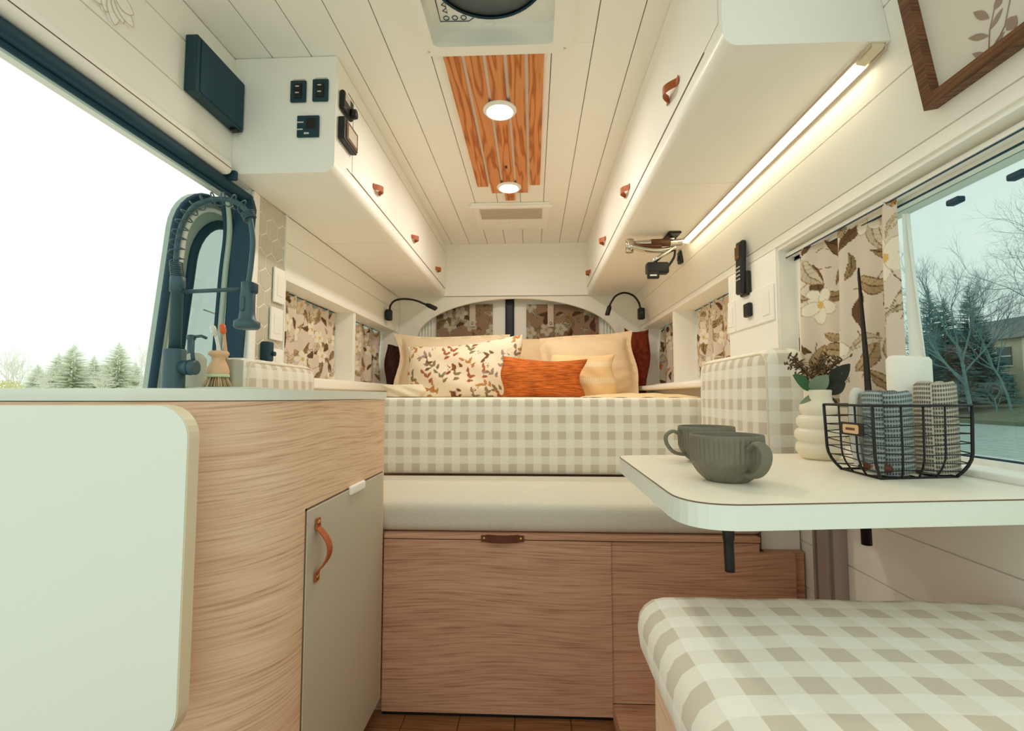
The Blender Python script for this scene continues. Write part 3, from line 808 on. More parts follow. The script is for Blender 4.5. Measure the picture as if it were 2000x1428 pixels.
t = thing('control_panel', 'square black control panel below the two switches', 'control panel', ((a[0] + c[0]) / 2, YE, a[2]))
obj('plate', B().rbox((a[0], YE - .008, a[2]), (c[0], YE - .0002, c[2]), .003, 2), M['teal'], t)
for x0, z0, w, h in ((.002, .045, .020, .004), (.002, .022, .018, .004), (.024, .008, .016, .006)):
    obj('printed_mark', B().box((a[0] + x0, YE - .0088, a[2] + z0), (a[0] + x0 + w, YE - .0078, a[2] + z0 + h)), M['button'], t)
obj('display_window', B().rbox((a[0] + .030, YE - .0095, a[2] + .026), (c[0] - .010, YE - .0078, c[2] - .010), .001, 1), M['black'], t)
# thermostat and display on the aisle face
XF = -.62
t = thing('thermostat', 'small black thermostat with a dial on the aisle face of the left cabinet', 'thermostat', (XF, 1.525, 1.80))
obj('case', B().rbox((XF + .0002, 1.478, 1.792), (XF + .018, 1.565, 1.857), .008, 3), M['black'], t)
obj('dial', B().tube([(XF + .016, 1.545, 1.81), (XF + .034, 1.545, 1.81)], [.018, .015], 20), M['black'], t)
obj('screen', B().box((XF + .0178, 1.488, 1.825), (XF + .0188, 1.528, 1.85)), M['grille'], t)
t = thing('wall_display', 'dark display unit with pale screen below the thermostat', 'display', (XF, 1.53, 1.70))
obj('case', B().rbox((XF + .0002, 1.475, 1.690), (XF + .022, 1.590, 1.765), .004, 2), M['black'], t)
obj('bezel', B().rbox((XF + .021, 1.490, 1.697), (XF + .025, 1.588, 1.760), .003, 2), M['walnut'], t)
obj('screen', B().box((XF + .0245, 1.503, 1.708), (XF + .0256, 1.575, 1.750)), M['grille'], t)

# LED strip under the right cabinet
t = thing('strip_light', 'long glowing strip light under the right overhead cabinet', 'light', (.685, 1.56, 1.556))
obj('diffuser', B().prism([(.672, 1.5695), (.676, 1.560), (.694, 1.556), (.7, 1.5695)], 'y', 1.005, 2.18), M['strip'], t)
obj('end_cap', B().prism([(.672, 1.5695), (.676, 1.560), (.694, 1.556), (.7, 1.5695)], 'y', .953, 1.004), M['edge'], t)
obj('channel', B().box((.6695, .953, 1.562), (.672, 2.182, 1.5695)).box((.6985, .953, 1.556), (.7005, 2.182, 1.5695)), M['tape'], t)

# black box on the left wall, wall flower
t = thing('wall_box', 'flat blue-black box mounted high on the left wall', 'box', (-.94, 1.35, 1.70))
obj('body', B().rbox((-.9495, 1.235, 1.702), (-.915, 1.452, 1.862), .003, 2), M['teal'], t)
obj('front_panel', B().rbox((-.916, 1.25, 1.708), (-.912, 1.449, 1.858), .002, 1), M['seal'], t)
obj('cable_notch', B().rbox((-.94, 1.42, 1.694), (-.92, 1.44, 1.703), .002, 1), M['black'], t)
FQ = ax(218, -12, -.945)
t = thing('wall_flower', 'white cut-out flower decoration at the top of the left wall', 'decoration', (-.94, FQ[1], FQ[2]))
for k in range(7):
    a = R(200 + k * 26); L = .055 + .012 * (k % 2)
    cx, cz = FQ[1], FQ[2]
    pts = []
    for q in range(13):
        tt = q / 12; wd = .017 * math.sin(math.pi * tt) ** .7 * (1 if q <= 12 else 0)
        pts.append((cx + L * tt * math.cos(a) - wd * math.sin(a), cz + L * tt * math.sin(a) + wd * math.cos(a)))
    for q in range(11, 0, -1):
        tt = q / 12; wd = -.017 * math.sin(math.pi * tt) ** .7
        pts.append((cx + L * tt * math.cos(a) - wd * math.sin(a), cz + L * tt * math.sin(a) + wd * math.cos(a)))
    pe = obj('petal', B().prism([(p[0], p[1]) for p in pts], 'x', -.9495, -.946 + .001 * k), M['cab'], t)
    obj('petal_outline', B().tube([(-.9458 + .001 * k, p[0], p[1]) for p in pts], .0009, 4, closed=True), M['tape'], pe)

# ================================================================== KITCHEN COUNTER
XA = -.418
t = thing('galley_cabinet', 'light oak kitchen cabinet with a rounded corner and grey door', 'cabinet', (-.68, 1.03, 0))
path = [(XA, 1.362), (XA, 1.1), (XA, .895)]
rc = .20
path += [(XA - rc + rc * math.cos(R(a)), .895 - rc * math.sin(R(a))) for a in range(6, 91, 6)] + [(-.75, .695), (-.93, .695)]
arc = [0]
for p, q in zip(path, path[1:]): arc.append(arc[-1] + math.hypot(q[0] - p[0], q[1] - p[1]))
b = B(); nv = 12
b.uv = []
vs = []; 
for j in range(nv):
    z = .05 + (.862 - .05) * j / (nv - 1)
    for p, s in zip(path, arc): vs.append((p[0], p[1], z)); b.uv.append((-s, z))
n_ = len(path)
b.add(vs, [(j * n_ + i + 1, j * n_ + i, (j + 1) * n_ + i, (j + 1) * n_ + i + 1) for j in range(nv - 1) for i in range(n_ - 1)], True)
obj('curved_side', b, M['oak'], t)
obj('rear_panel', B().box((-.93, 1.345, .05), (XA - .001, 1.363, .862)), M['oak'], t)
obj('wall_panel', B().box((-.945, .70, .05), (-.93, 1.363, .862)), M['oak'], t)
obj('base_plinth', B().box((-.93, .78, 0), (XA - .05, 1.36, .05)), M['dleather'], t)
d = obj('door', B().rbox((XA - .004, .895, .055), (XA + .003, 1.343, .659), .0018, 1), M['greydoor'], t)
obj('door_gap', B().box((XA - .002, .891, .659), (XA + .0008, 1.347, .663)).box((XA - .002, .891, .055), (XA + .0008, .895, .663)), M['groove'], t)
strap_handle(d, (XA + .003, .932, .578), (0, 0, 1), .118, (1, 0, 0), .020, .024, M['leather'])
obj('child_latch', B().rbox((XA - .001, 1.098, .645), (XA + .009, 1.19, .666), .004, 2), M['cab'], t)
# worktop
top = [(XA + .002, 1.368), (XA + .002, .895)] + [(XA + .002 - (rc + .002) + (rc + .002) * math.cos(R(a)), .895 - (rc + .002) * math.sin(R(a))) for a in range(6, 91, 6)] + [(-.949, .693), (-.949, 1.368)]
t = thing('countertop', 'pale worktop on the kitchen cabinet under the faucet', 'countertop', (-.68, 1.03, .863))
obj('slab', B().prism([(p[0], p[1]) for p in top], 'z', .8632, .882), M['lam'], t)
# hanging leaf
t = thing('folding_leaf', 'white round-cornered folding worktop leaf hanging in front of the cabinet', 'leaf', (-.70, .66, .41))
pol = rrect(-.94, .415, -.463, .858, .045, 8)
obj('panel', B().prism(pol, 'y', .641, .6615), M['edge'], t)
obj('front_face', B().prism(rrect(-.939, .416, -.4645, .857, .0445, 8), 'y', .6395, .6412), M['lam'], t)
obj('hinge', B().box((-.90, .6605, .848), (-.60, .694, .855)), M['alu'], t)

# faucet (all in the plane y = FY)
FYP = 1.05
def fp(u, v, dy=0): p = ay(u, v, FYP); return Vector((p[0], p[1] + dy, p[2]))
base = fp(338, 758); base.z = .8825
t = thing('kitchen_faucet', 'gunmetal spring-neck kitchen faucet on the worktop', 'faucet', tuple(base))
obj('lower_body', B().lathe([(.024, 0), (.024, .004), (.0225, .006), (.0225, .09), (.0205, .093), (.013, .093)], tuple(base), 28), M['faucet'], t)
zt = fp(341, 545).z - base.z
obj('riser', B().lathe([(.0125, .08), (.0125, zt - .03), (.0155, zt - .03), (.0155, zt + .003), (.0135, zt + .005), (.006, zt + .005)], tuple(base), 24), M['faucet'], t)
neck = smoothpath([(base.x, FYP, base.z + zt), fp(344, 505), fp(352, 450), fp(372, 412), fp(405, 392), fp(445, 390), fp(475, 405), fp(489, 428)], 14)
obj('hose', B().tube(neck + smoothpath([fp(489, 428), fp(494, 470), fp(490, 520), fp(485, 556)], 8)[1:], .0055, 12), M['faucet'], t)
# spring
L = [0]
for p, q in zip(neck, neck[1:]): L.append(L[-1] + (q - p).length)
tot = L[-1]; pts = []; ph = 0; ns = 900
def at_len(s):
    i = min(len(L) - 2, max(0, int(np.searchsorted(L, s)) - 1)); f = (s - L[i]) / max(1e-9, L[i + 1] - L[i])
    return neck[i].lerp(neck[i + 1], f), (neck[i + 1] - neck[i]).normalized()
for k in range(ns):
    s = tot * k / (ns - 1); p, tg = at_len(s); fr = s / tot
    pitch = .0042 if fr < .12 else .0235 if fr < .955 else .0042
    ph += 2 * math.pi * (tot / (ns - 1)) / pitch
    a = Vector((0, 1, 0)); c = tg.cross(a).normalized()
    pts.append(p + (a * math.cos(ph) + c * math.sin(ph)) * (.0125 if fr < .12 else .0148 if fr < .955 else .0135))
obj('spring', B().tube(pts, .0016, 6), M['faucet'], t)
hd = fp(485, 556); hx = hd.x
sp = obj('spray_head', B().lathe([(.010, .006), (.0145, .004), (.0145, -.012), (.0155, -.014), (.0155, -.060), (.0175, -.078), (.027, -.084), (.027, -.096), (.023, -.100), (.001, -.100)], (hx, FYP, hd.z), 28), M['faucet'], t)
obj('spray_button', B().rbox((hx - .008, FYP - .020, hd.z - .062), (hx + .003, FYP - .014, hd.z - .030), .004, 2), M['faucet'], sp)
obj('dock_clip', B().rbox((hx + .006, FYP - .012, hd.z - .02), (hx + .018, FYP + .012, hd.z + .004), .003, 1), M['teal'], sp)
az_ = fp(420, 568).z
obj('support_arm', B().tube([(base.x, FYP, az_ - .002), (hx - .012, FYP, az_ + .003)], .0045, 10), M['faucet'], t)
kz = fp(372, 718).z
hv = obj('valve', B().tube([(base.x + .018, FYP, kz), (base.x + .05, FYP, kz), (base.x + .051, FYP, kz)], [.0165, .0165, .012], 22), M['faucet'], t)
obj('valve_ring', B().tube([(base.x + .036, FYP, kz), (base.x + .039, FYP, kz)], .0172, 22), M['teal'], hv)
obj('lever', B().tube([(base.x + .044, FYP, kz + .012), (base.x + .036, FYP, kz + .070)], [.0045, .0035], 10), M['faucet'], t)
# things on the worktop
def kp(u, v, y): p = ay(u, v, y); return Vector(p)
s0 = kp(378, 758, 1.25); s0.z = .8825
t = thing('soap_dispenser', 'dark pump soap dispenser behind the faucet', 'dispenser', tuple(s0))
obj('bottle', B().lathe([(.026, 0), (.028, .004), (.028, .085), (.018, .098), (.010, .102)], tuple(s0), 24), M['greybox'], t)
pz = kp(372, 690, 1.25).z - .8825
obj('pump', B().lathe([(.012, .10), (.012, pz - .01), (.0085, pz), (.0085, pz + .035), (.011, pz + .037), (.011, pz + .048), (.001, pz + .05)], tuple(s0 - Vector((.012, 0, 0))), 18), M['faucet'], t)
obj('spout', B().tube([(s0.x - .012, s0.y, .8825 + pz + .043), (s0.x + .015, s0.y, .8825 + pz + .046), (s0.x + .030, s0.y, .8825 + pz + .040)], .004, 8), M['faucet'], t)
tr0, tr1 = kp(382, 756, 1.10), kp(505, 756, 1.10)
obj('counter_tray', B().rbox((tr0.x, 1.06, .8825), (tr1.x, 1.19, .891), .003, 2), M['tray'], None, 'flat pale green tray under the dish brush', 'tray')
ZT = .8915
bc = kp(425, 750, 1.11); bc = Vector((bc.x, 1.11, ZT))
t = thing('dish_brush', 'round wooden dish brush standing bristles-down on the tray', 'brush', tuple(bc))
hz = lambda v: kp(425, v, 1.11).z
h_ = lambda v: hz(v) - ZT
obj('handle', B().lathe([(.022, h_(734)), (.0235, h_(730)), (.0235, h_(724)), (.021, h_(716)), (.0135, h_(702)), (.014, h_(698)), (.0215, h_(694)), (.0225, h_(690)), (.019, h_(686)), (.001, h_(684.5))], tuple(bc), 28), M['beech'], t)
obj('collar', B().lathe([(.0225, h_(737)), (.0245, h_(736)), (.0245, h_(732)), (.0225, h_(731))], tuple(bc), 28), M['mint'], t)
bb = B(); rnd = random.Random(3)
for k in range(90):
    a = rnd.uniform(0, 6.28); q = math.sqrt(rnd.random())
    bb.tube([(bc.x + .020 * q * math.cos(a), bc.y + .020 * q * math.sin(a), ZT + h_(736)), (bc.x + .033 * q * math.cos(a), bc.y + .033 * q * math.sin(a), ZT + .0005)], .0013, 4)
obj('bristles', bb, M['bristle'], t, kind='stuff')
cc = kp(447, 755, 1.16); cc = Vector((cc.x, 1.16, ZT))
cup = thing('toothbrush_cup', 'grey square cup holding two toothbrushes behind the dish brush', 'cup', tuple(cc))
ch = kp(447, 703, 1.16).z - ZT
ou = rrect(cc.x - .024, cc.y - .022, cc.x + .024, cc.y + .022, .006, 4); inn = rrect(cc.x - .021, cc.y - .019, cc.x + .021, cc.y + .019, .005, 4)
vs, fs = ring_wall(ou, inn, lambda p: (p[0], p[1], ZT), lambda p: (p[0], p[1], ZT + ch))
obj('wall', B().add(vs, fs), M['greybox'], cup); obj('bottom', B().prism(inn, 'z', ZT + .001, ZT + .004), M['greybox'], cup)
for (u0, v0, u1, v1), hm, lb in (((436, 720, 417, 637), 'brush_w', 'white toothbrush leaning in the grey cup'), ((443, 715, 436, 634), 'brush_o', 'orange-headed toothbrush leaning in the grey cup')):
    p0, p1 = kp(u0, v0, 1.16), kp(u1, v1, 1.16); p0 = p0 + (p0 - p1) * .22
    t = thing('toothbrush', lb, 'toothbrush', tuple(p0))
    pm = p0.lerp(p1, .74)
    obj('handle', B().tube([p0, p0.lerp(p1, .3), pm, p1], [.0045, .005, .0035, .004], 8), M['brush_w' if hm == 'brush_w' else 'beech'], t)
    hp = pm.lerp(p1, .25)
    obj('bristle_head', B().tube([hp + Vector((.002, -.005, 0)), hp.lerp(p1, .2) + Vector((.002, -.006, 0)), p1 + Vector((.002, -.006, -.004)), p1 + Vector((.002, -.004, 0))], [.003, .0075, .0075, .004], 10), M[hm], t)

# plates on the tiles
for (y0, y1, z0, z1), lb in (((1.715, 1.79, 1.215, 1.345), 'white socket plate on the hexagon tiles, upper one'), ((1.70, 1.785, 1.075, 1.195), 'white socket plate on the hexagon tiles, middle one'), ((1.715, 1.79, .905, 1.045), 'white socket plate on the hexagon tiles, lowest one')):
    t = thing('socket_plate', lb, 'socket', (-.949, (y0 + y1) / 2, z0), 'socket plates on the tiles')
    obj('plate', B().rbox((-.9495, y0, z0), (-.941, y1, z1), .003, 2), M['cab'], t)
    obj('insert', B().rbox((-.942, y0 + .018, z0 + .025), (-.938, y1 - .018, z1 - .025), .002, 1), M['white'], t)
t = thing('plug_adapter', 'small dark plug on the tiles just above the counter', 'plug', (-.93, 1.67, .99))
obj('body', B().rbox((-.9515, 1.650, .992), (-.92, 1.688, 1.062), .006, 2), M['teal'], t)
obj('button', B().rbox((-.921, 1.672, 1.012), (-.912, 1.690, 1.028), .003, 1), M['teal'], t)

# ================================================================== BENCHES, BED
# rear bench box
t = thing('bench_box', 'oak storage bench box across the van with a leather lid pull', 'bench', (.1, 1.6, 0))
obj('end_panel', B().box((-.94, 1.392, .0), (-.418, 1.85, .489)), M['oakb'], t)
obj('end_panel', B().box((.632, 1.392, .0), (.738, 1.85, .4455)), M['oakb'], t)
obj('end_riser', B().box((.634, 1.41, .446), (.738, 1.85, .5745)), M['cab'], t)
obj('front_panel', B().box((-.416, 1.368, .012), (.212, 1.386, .4725)), M['oakb'], t)
obj('side_panel', B().box((.2125, 1.374, .045), (.706, 1.39, .4455)), M['oakb'], t)
obj('top_rail', B().box((.2125, 1.374, .446), (.612, 1.39, .4725)), M['oakb'], t)
obj('lid_edge', B().rbox((-.416, 1.366, .4745), (.612, 1.80, .4895), .0015, 1), M['oakb'], t)
obj('lid_gap', B().box((-.416, 1.3695, .4725), (.612, 1.39, .4745)), M['black'], t)
obj('toe_gap', B().box((-.416, 1.375, 0.0005), (.212, 1.386, .012)), M['black'], t)
h = strap_handle(t, (-.085, 1.366, .479), (1, 0, 0), .118, (0, -1, 0), .021, .008, M['dleather'], 'lid_pull')
obj('floor_step', B().rbox((.2125, 1.12, .0005), (.50, 1.373, .045), .002, 1), M['oakb'], None, 'low oak step on the floor in front of the bench', 'step')
# soft cushions
def cushion(b, lo, hi, r, puff=.012, n=(26, 22, 8)):
    """box cushion: rounded, slightly domed"""
    bm = bmesh.new(); bmesh.ops.create_cube(bm, size=1)
    for v in bm.verts: v.co = Vector([lo[i] + (v.co[i] + .5) * (hi[i] - lo[i]) for i in range(3)])
    bmesh.ops.bevel(bm, geom=list(bm.edges), offset=r, segments=4, profile=.55, affect='EDGES')
    bmesh.ops.subdivide_edges(bm, edges=[e for e in bm.edges if e.calc_length() > .12], cuts=7, use_grid_fill=True)
    c = [(lo[i] + hi[i]) / 2 for i in range(3)]; hs = [(hi[i] - lo[i]) / 2 for i in range(3)]
    for v in bm.verts:
        q = [(v.co[i] - c[i]) / hs[i] for i in range(3)]
        k = min(range(3), key=lambda i: hs[i])
        oth = [i for i in range(3) if i != k]
        v.co[k] += (1 if q[k] > 0 else -1) * puff * (1 - min(1, abs(q[oth[0]])) ** 3) * (1 - min(1, abs(q[oth[1]])) ** 3) if (q[k] > .6 or (q[k] < -.6 and k != 2)) else 0
        v.co[k] += .0012 * math.sin(v.co.x * 37 + v.co.y * 23) * (1 if q[k] > .6 else 0)
    bm.verts.index_update()
    b.add([tuple(v.co) for v in bm.verts], [tuple(v.index for v in f.verts) for f in bm.faces], True); bm.free()
    return b
def piping(parent, pts, m, r=.0035):
    obj('piping', B().tube(pts, r, 6, closed=True), m, parent)
t = obj('seat_cushion', cushion(B(), (-.82, 1.372, .4905), (.63, 1.85, .572), .028, .006), M['herr'], None, 'cream herringbone seat cushion on the rear bench', 'cushion')
t = obj('back_cushion', cushion(B(), (-.60, 1.852, .574), (.655, 1.955, .864), .022, .008), M['ging'], None, 'long beige gingham back cushion between bench and bed', 'cushion')
t = obj('side_cushion', cushion(B(), (.615, 1.305, .575), (.731, 1.84, 1.0), .042, .010), M['ging'], None, 'upright gingham side cushion beside the table', 'cushion', 'gingham side cushions')
piping(t, [(.622, 1.322 + a, b_) for a, b_ in rrect(0, .60, .50, .985, .035, 5)], M['sheet'])
t = obj('side_cushion', cushion(B(), (-.94, 1.375, .575), (-.828, 1.83, .985), .042, .012), M['ging'], None, 'upright gingham side cushion behind the kitchen worktop', 'cushion', 'gingham side cushions')
piping(t, [(-.835, 1.39 + a, b_) for a, b_ in rrect(0, .60, .425, .972, .035, 5)], M['sheet'])
bed = thing('bed', 'raised bed with pale mattress at the back of the van', 'bed', (-.1, 2.7, 0))
obj('platform', B().box((-.94, 1.985, 0), (.742, 3.395, .62)), M['oakb'], bed)
obj('mattress', cushion(B(), (-.942, 1.972, .621), (.742, 3.392, .862), .03, .002), M['sheet'], bed)
b = B()
b.grid(40, 26, lambda a, c: (.22 + .50 * a, 1.965 + .75 * c, .8645 + .020 * math.sin(math.pi * a) ** .7 * (1 - .4 * c) * min(1, 5 * c, 8 * (1 - c)) + .002 * math.sin(a * 30 + c * 11)), lambda a, c: (a * .5, c * .8))
obj('quilt', b, M['quilt'], None, 'ivory quilt lying on the mattress beside the gingham side cushion', 'quilt')
# near bench
obj('near_bench_box', B().rbox((.183, -.2, 0), (.738, .775, .468), .003, 1), M['oak'], None, 'oak bench box in the foreground under the table', 'bench')
t = obj('foreground_cushion', cushion(B(), (.158, -.2, .469), (.736, .805, .562), .042, .012), M['ging'], None, 'large gingham seat cushion in the foreground corner', 'cushion')

# pillows
def pillow(name, lb, u0, u1, v0, v1, D, th, m, roll=0, lean=14, pr=None, fl=0.0, nx=44, nz=30, seed=1, pinch=.05):
    p0, p1 = ay(u0, v1, D), ay(u1, v0, D)
    w, h = p1[0] - p0[0], p1[2] - p0[2]; cx = (p0[0] + p1[0]) / 2; cz = (p0[2] + p1[2]) / 2
    g = random.Random(seed); k1, k2, k3 = g.uniform(5, 8), g.uniform(4, 7), g.uniform(0, 6)
    b = B(); b.uv = []; cols = []
    for sgn in (-1, 1):
        def fn(a, c):
            A, Z = 2 * a - 1, 2 * c - 1
            ia, iz = min(1, abs(A) / (1 - fl)), min(1, abs(Z) / (1 - fl))
            t_ = th / 2 * (max(0, 1 - ia ** 2.6) * max(0, 1 - iz ** 2.6)) ** .55
            t_ += .006 * math.sin(k1 * A + k2 * Z + k3) * (1 - ia ** 4) * (1 - iz ** 4) + (.003 * math.sin(19 * A * Z + 7 * Z + k3) if fl else 0)
            X = A * w / 2 * (1 - pinch * (1 - Z * Z) * abs(A)); Zz = Z * h / 2 * (1 - pinch * 1.4 * (1 - A * A) * abs(Z)) * (1 + .035 * math.sin(3.1 * A + k3) * abs(Z))
            X += .012 * math.sin(4 * Z + k3) * A * A
            cr, sr = math.cos(R(roll)), math.sin(R(roll))
            X, Zz = X * cr - Zz * sr, X * sr + Zz * cr
            zz = max(cz + Zz, .8665 + .002 * (t_ / th))
            return (cx + X, D + sgn * (-1) * -t_ + (zz - p0[2]) * math.tan(R(lean)), zz)
        b.grid(nx, nz, fn, lambda a, c: (a * w, c * h))
        if pr is not None: cols += [pr.sample(i / (nx - 1), j / (nz - 1)) for j in range(nz) for i in range(nx)]
    if pr is not None: b.col = cols
    # flip the front sheet so both face outward
    half = (nx - 1) * (nz - 1)
    b.f = [f for f in b.f[:half]] + [f[::-1] for f in b.f[half:]]
    return obj(name, b, m, None, lb, 'pillow', 'pillows heaped on the bed')
pillow('bed_pillow', 'wide cream pillow at the back under the left rear door cover', 764, 998, 648, 786, 3.02, .20, M['cream'], -1, 8, fl=.10, seed=2, pinch=.08)
pillow('bed_pillow', 'cream pillow glimpsed between the floral and the wide right pillow', 990, 1120, 657, 784, 3.14, .12, M['cream2'], 2, 8, seed=3)
pillow('bed_pillow', 'wide cream pillow with a drooping flange beside the rust blanket', 1060, 1246, 648, 786, 2.93, .20, M['cream2'], 5, 8, fl=.13, seed=4, pinch=.05)
P = floral_pillow(.64, .36, 4)
pillow('floral_pillow', 'cream pillow printed with rust leaves and tiny flowers', 790, 1024, 664, 792, 2.66, .19, M['print'], 6, 12, pr=P, nx=190, nz=110, seed=5)
n = N('striped_cream_linen', .95); u, v, _ = n.sep(n.uv)
bandf = n.math('GREATER_THAN', n.math('SINE', n.math('MULTIPLY', v, 2 * math.pi / .088)), .45)
dots = n.math('GREATER_THAN', n.math('SINE', n.math('MULTIPLY', u, 2 * math.pi / .010)), -.2)
M['stripe'] = n.col(n.mix(n.math('MULTIPLY', n.math('MULTIPLY', bandf, dots), .8), C(240, 206, 156), C(246, 236, 212))).bump(dots, .3, .003).m
pillow('striped_pillow', 'small cream pillow with woven white bands behind the orange one', 1078, 1204, 690, 786, 2.52, .13, M['stripe'], 1, 10, seed=6)
pillow('orange_pillow', 'burnt orange slub lumbar pillow in front of all the others', 975, 1143, 698, 788, 2.38, .14, M['orange'], -2, 8, seed=7, pinch=.08)
pillow('bed_pillow', 'small pale pillow lying low at the left end of the bed', 748, 830, 750, 786, 2.42, .12, M['sheet'], 0, 4, seed=8)
pillow('rust_cushion', 'dark rust cushion against the right rear window curtain', 1222, 1268, 638, 786, 3.12, .13, M['rust'], -4, 4, seed=9, pinch=.1)
pillow('plum_cushion', 'dark plum cushion at the left end behind the cream pillow', 750, 800, 672, 786, 3.12, .1, M['plum'], 0, 4, seed=10)

# ================================================================== CURTAINS
def curtain(lb, side, xp, y0, y1, z0, z1, seed, folds, amp, scale=1.0, flare=0.0, base=rgb(222, 208, 192), res=.0032):
    W = (y1 - y0) * 1.15; H = z1 - z0
    P = floral_curtain(W, H + .02, seed, scale, base)
    nu, nv = int(W / res), int(H / res); b = B(); g = random.Random(seed); ph = [g.uniform(0, 6.28) for _ in range(4)]
    def fn(a, c):
        y = y0 + (y1 - y0) * a
        k = .55 + .45 * (1 - c)
        wv = math.sin(a * folds * 6.283 + ph[0]) + .4 * math.sin(a * folds * 13.1 + ph[1] + c)
        x = xp + side * -1 * amp * k * wv + .004 * math.sin(c * 5 + a * 9)
        z = z0 + H * c + (.010 * math.sin(a * folds * 12.6 + ph[2]) - .012 * abs(math.sin(a * folds * 3.14))) * (c ** 6)
        y += flare * (1 - c) * (a - .2) + .006 * math.sin(c * 4 + a * 8) * (1 - c)
        return (x, y, z)
    b.grid(nu, nv, fn, lambda a, c: (a * W, c * H))
    b.col = [P.sample(i / (nu - 1), j / (nv - 1)) for j in range(nv) for i in range(nu)]
    t = obj('curtain', b, M['print'], None, lb, 'curtain', 'floral linen curtains')
    obj('curtain_wire', B().tube([(xp, y0 - .005, z1 - .004), (xp, y1 + .005, z1 - .004)], .0022, 6), M['black'], t)
    return t
cu = curtain('large floral curtain drawn back at the big tinted window', 1, .792, 1.055, 1.492, .75, 1.306, 21, 2.6, .022, 1.1, res=.0026)
obj('tie_band', B().prism([(1.128, .80), (1.150, .80), (1.1515, .95), (1.158, 1.16), (1.155, 1.17), (1.137, .95)], 'x', .760, .764), M['black'], cu)
obj('lining', B().grid(10, 30, lambda a, c: (.808 + .01 * math.sin(a * 4), 1.068 - (.055 * (1 - c) ** 1.2) * (1 - a) - .0, .765 + .50 * c)), M['white'], cu)
curtain('floral curtain in the rear window nearest the hexagon tiles', -1, -1.05, 1.828, 2.528, .955, 1.3145, 31, 4, .014, .9)
curtain('floral curtain in the rear window beside the plum cushion', -1, -1.05, 2.58, 3.282, .955, 1.3145, 34, 4, .014, .9)
curtain('floral curtain in the rear window above the gingham side cushion', 1, .86, 1.878, 2.588, .95, 1.3245, 37, 4, .014, .9)
curtain('floral curtain in the rear window beside the rust cushion', 1, .86, 2.64, 3.292, .95, 1.3245, 41, 4, .014, .9)

# ================================================================== TABLE
t = thing('dining_table', 'white wall-hung table with rounded corners beside the big window', 'table', (.46, .92, .70))
pol = round_poly([(.190, .622), (.733, .690), (.733, 1.20), (.193, 1.132)], [.085, .02, .02, .035])
ctr = Vector((.46, .92))
obj('top', B().prism(pol, 'z', .7015, .7335), M['lam'], t)
obj('top_face', B().prism([tuple(ctr + (Vector(p) - ctr) * .997) for p in pol], 'z', .7335, .7350), mat('table_face_laminate', C(247, 240, 222), .4, noise=.02), t)
obj('edge_line', B().tube([(p[0], p[1], .7338) for p in pol], .0009, 4, closed=True), M['groove'], t)
obj('wall_rail', B().box((.722, 1.212, .20), (.7445, 1.30, .70)).box((.712, 1.212, .20), (.722, 1.222, .70)).box((.712, 1.29, .20), (.722, 1.30, .70)), M['alu'], t)
obj('rail_slide', B().box((.700, 1.222, .25), (.722, 1.258, .70)), M['alu'], t)
obj('bracket', B().box((.36, .99, .690), (.70, 1.03, .7012)).box((.66, 1.02, .67), (.712, 1.25, .7012)), M['alu'], t)
lv0, lv1 = ay(1408, 1036, .78), ay(1422, 1116, .78)
obj('lever', B().tube(smoothpath([(lv0[0] - .02, .80, .699), (lv0[0] + .002, .79, .690), (lv0[0] + .010, .78, .668), (lv1[0] + .002, .78, .640), (lv1[0] + .003, .78, lv1[2])], 5), [.010] * 6 + [.009] * 8 + [.0075] * 7, 10), M['black'], t)
obj('clamp_foot', B().rbox((lv0[0] - .055, .79, .690), (lv0[0] - .02, .83, .7012), .004, 2), M['black'], t)
l2 = ay(1692, 1064, .95)
obj('lever', B().tube([(l2[0], .95, .70), (l2[0], .95, .68), (l2[0] + .001, .95, l2[2])], [.010, .009, .009], 10), M['black'], t)
ZTB = .7352
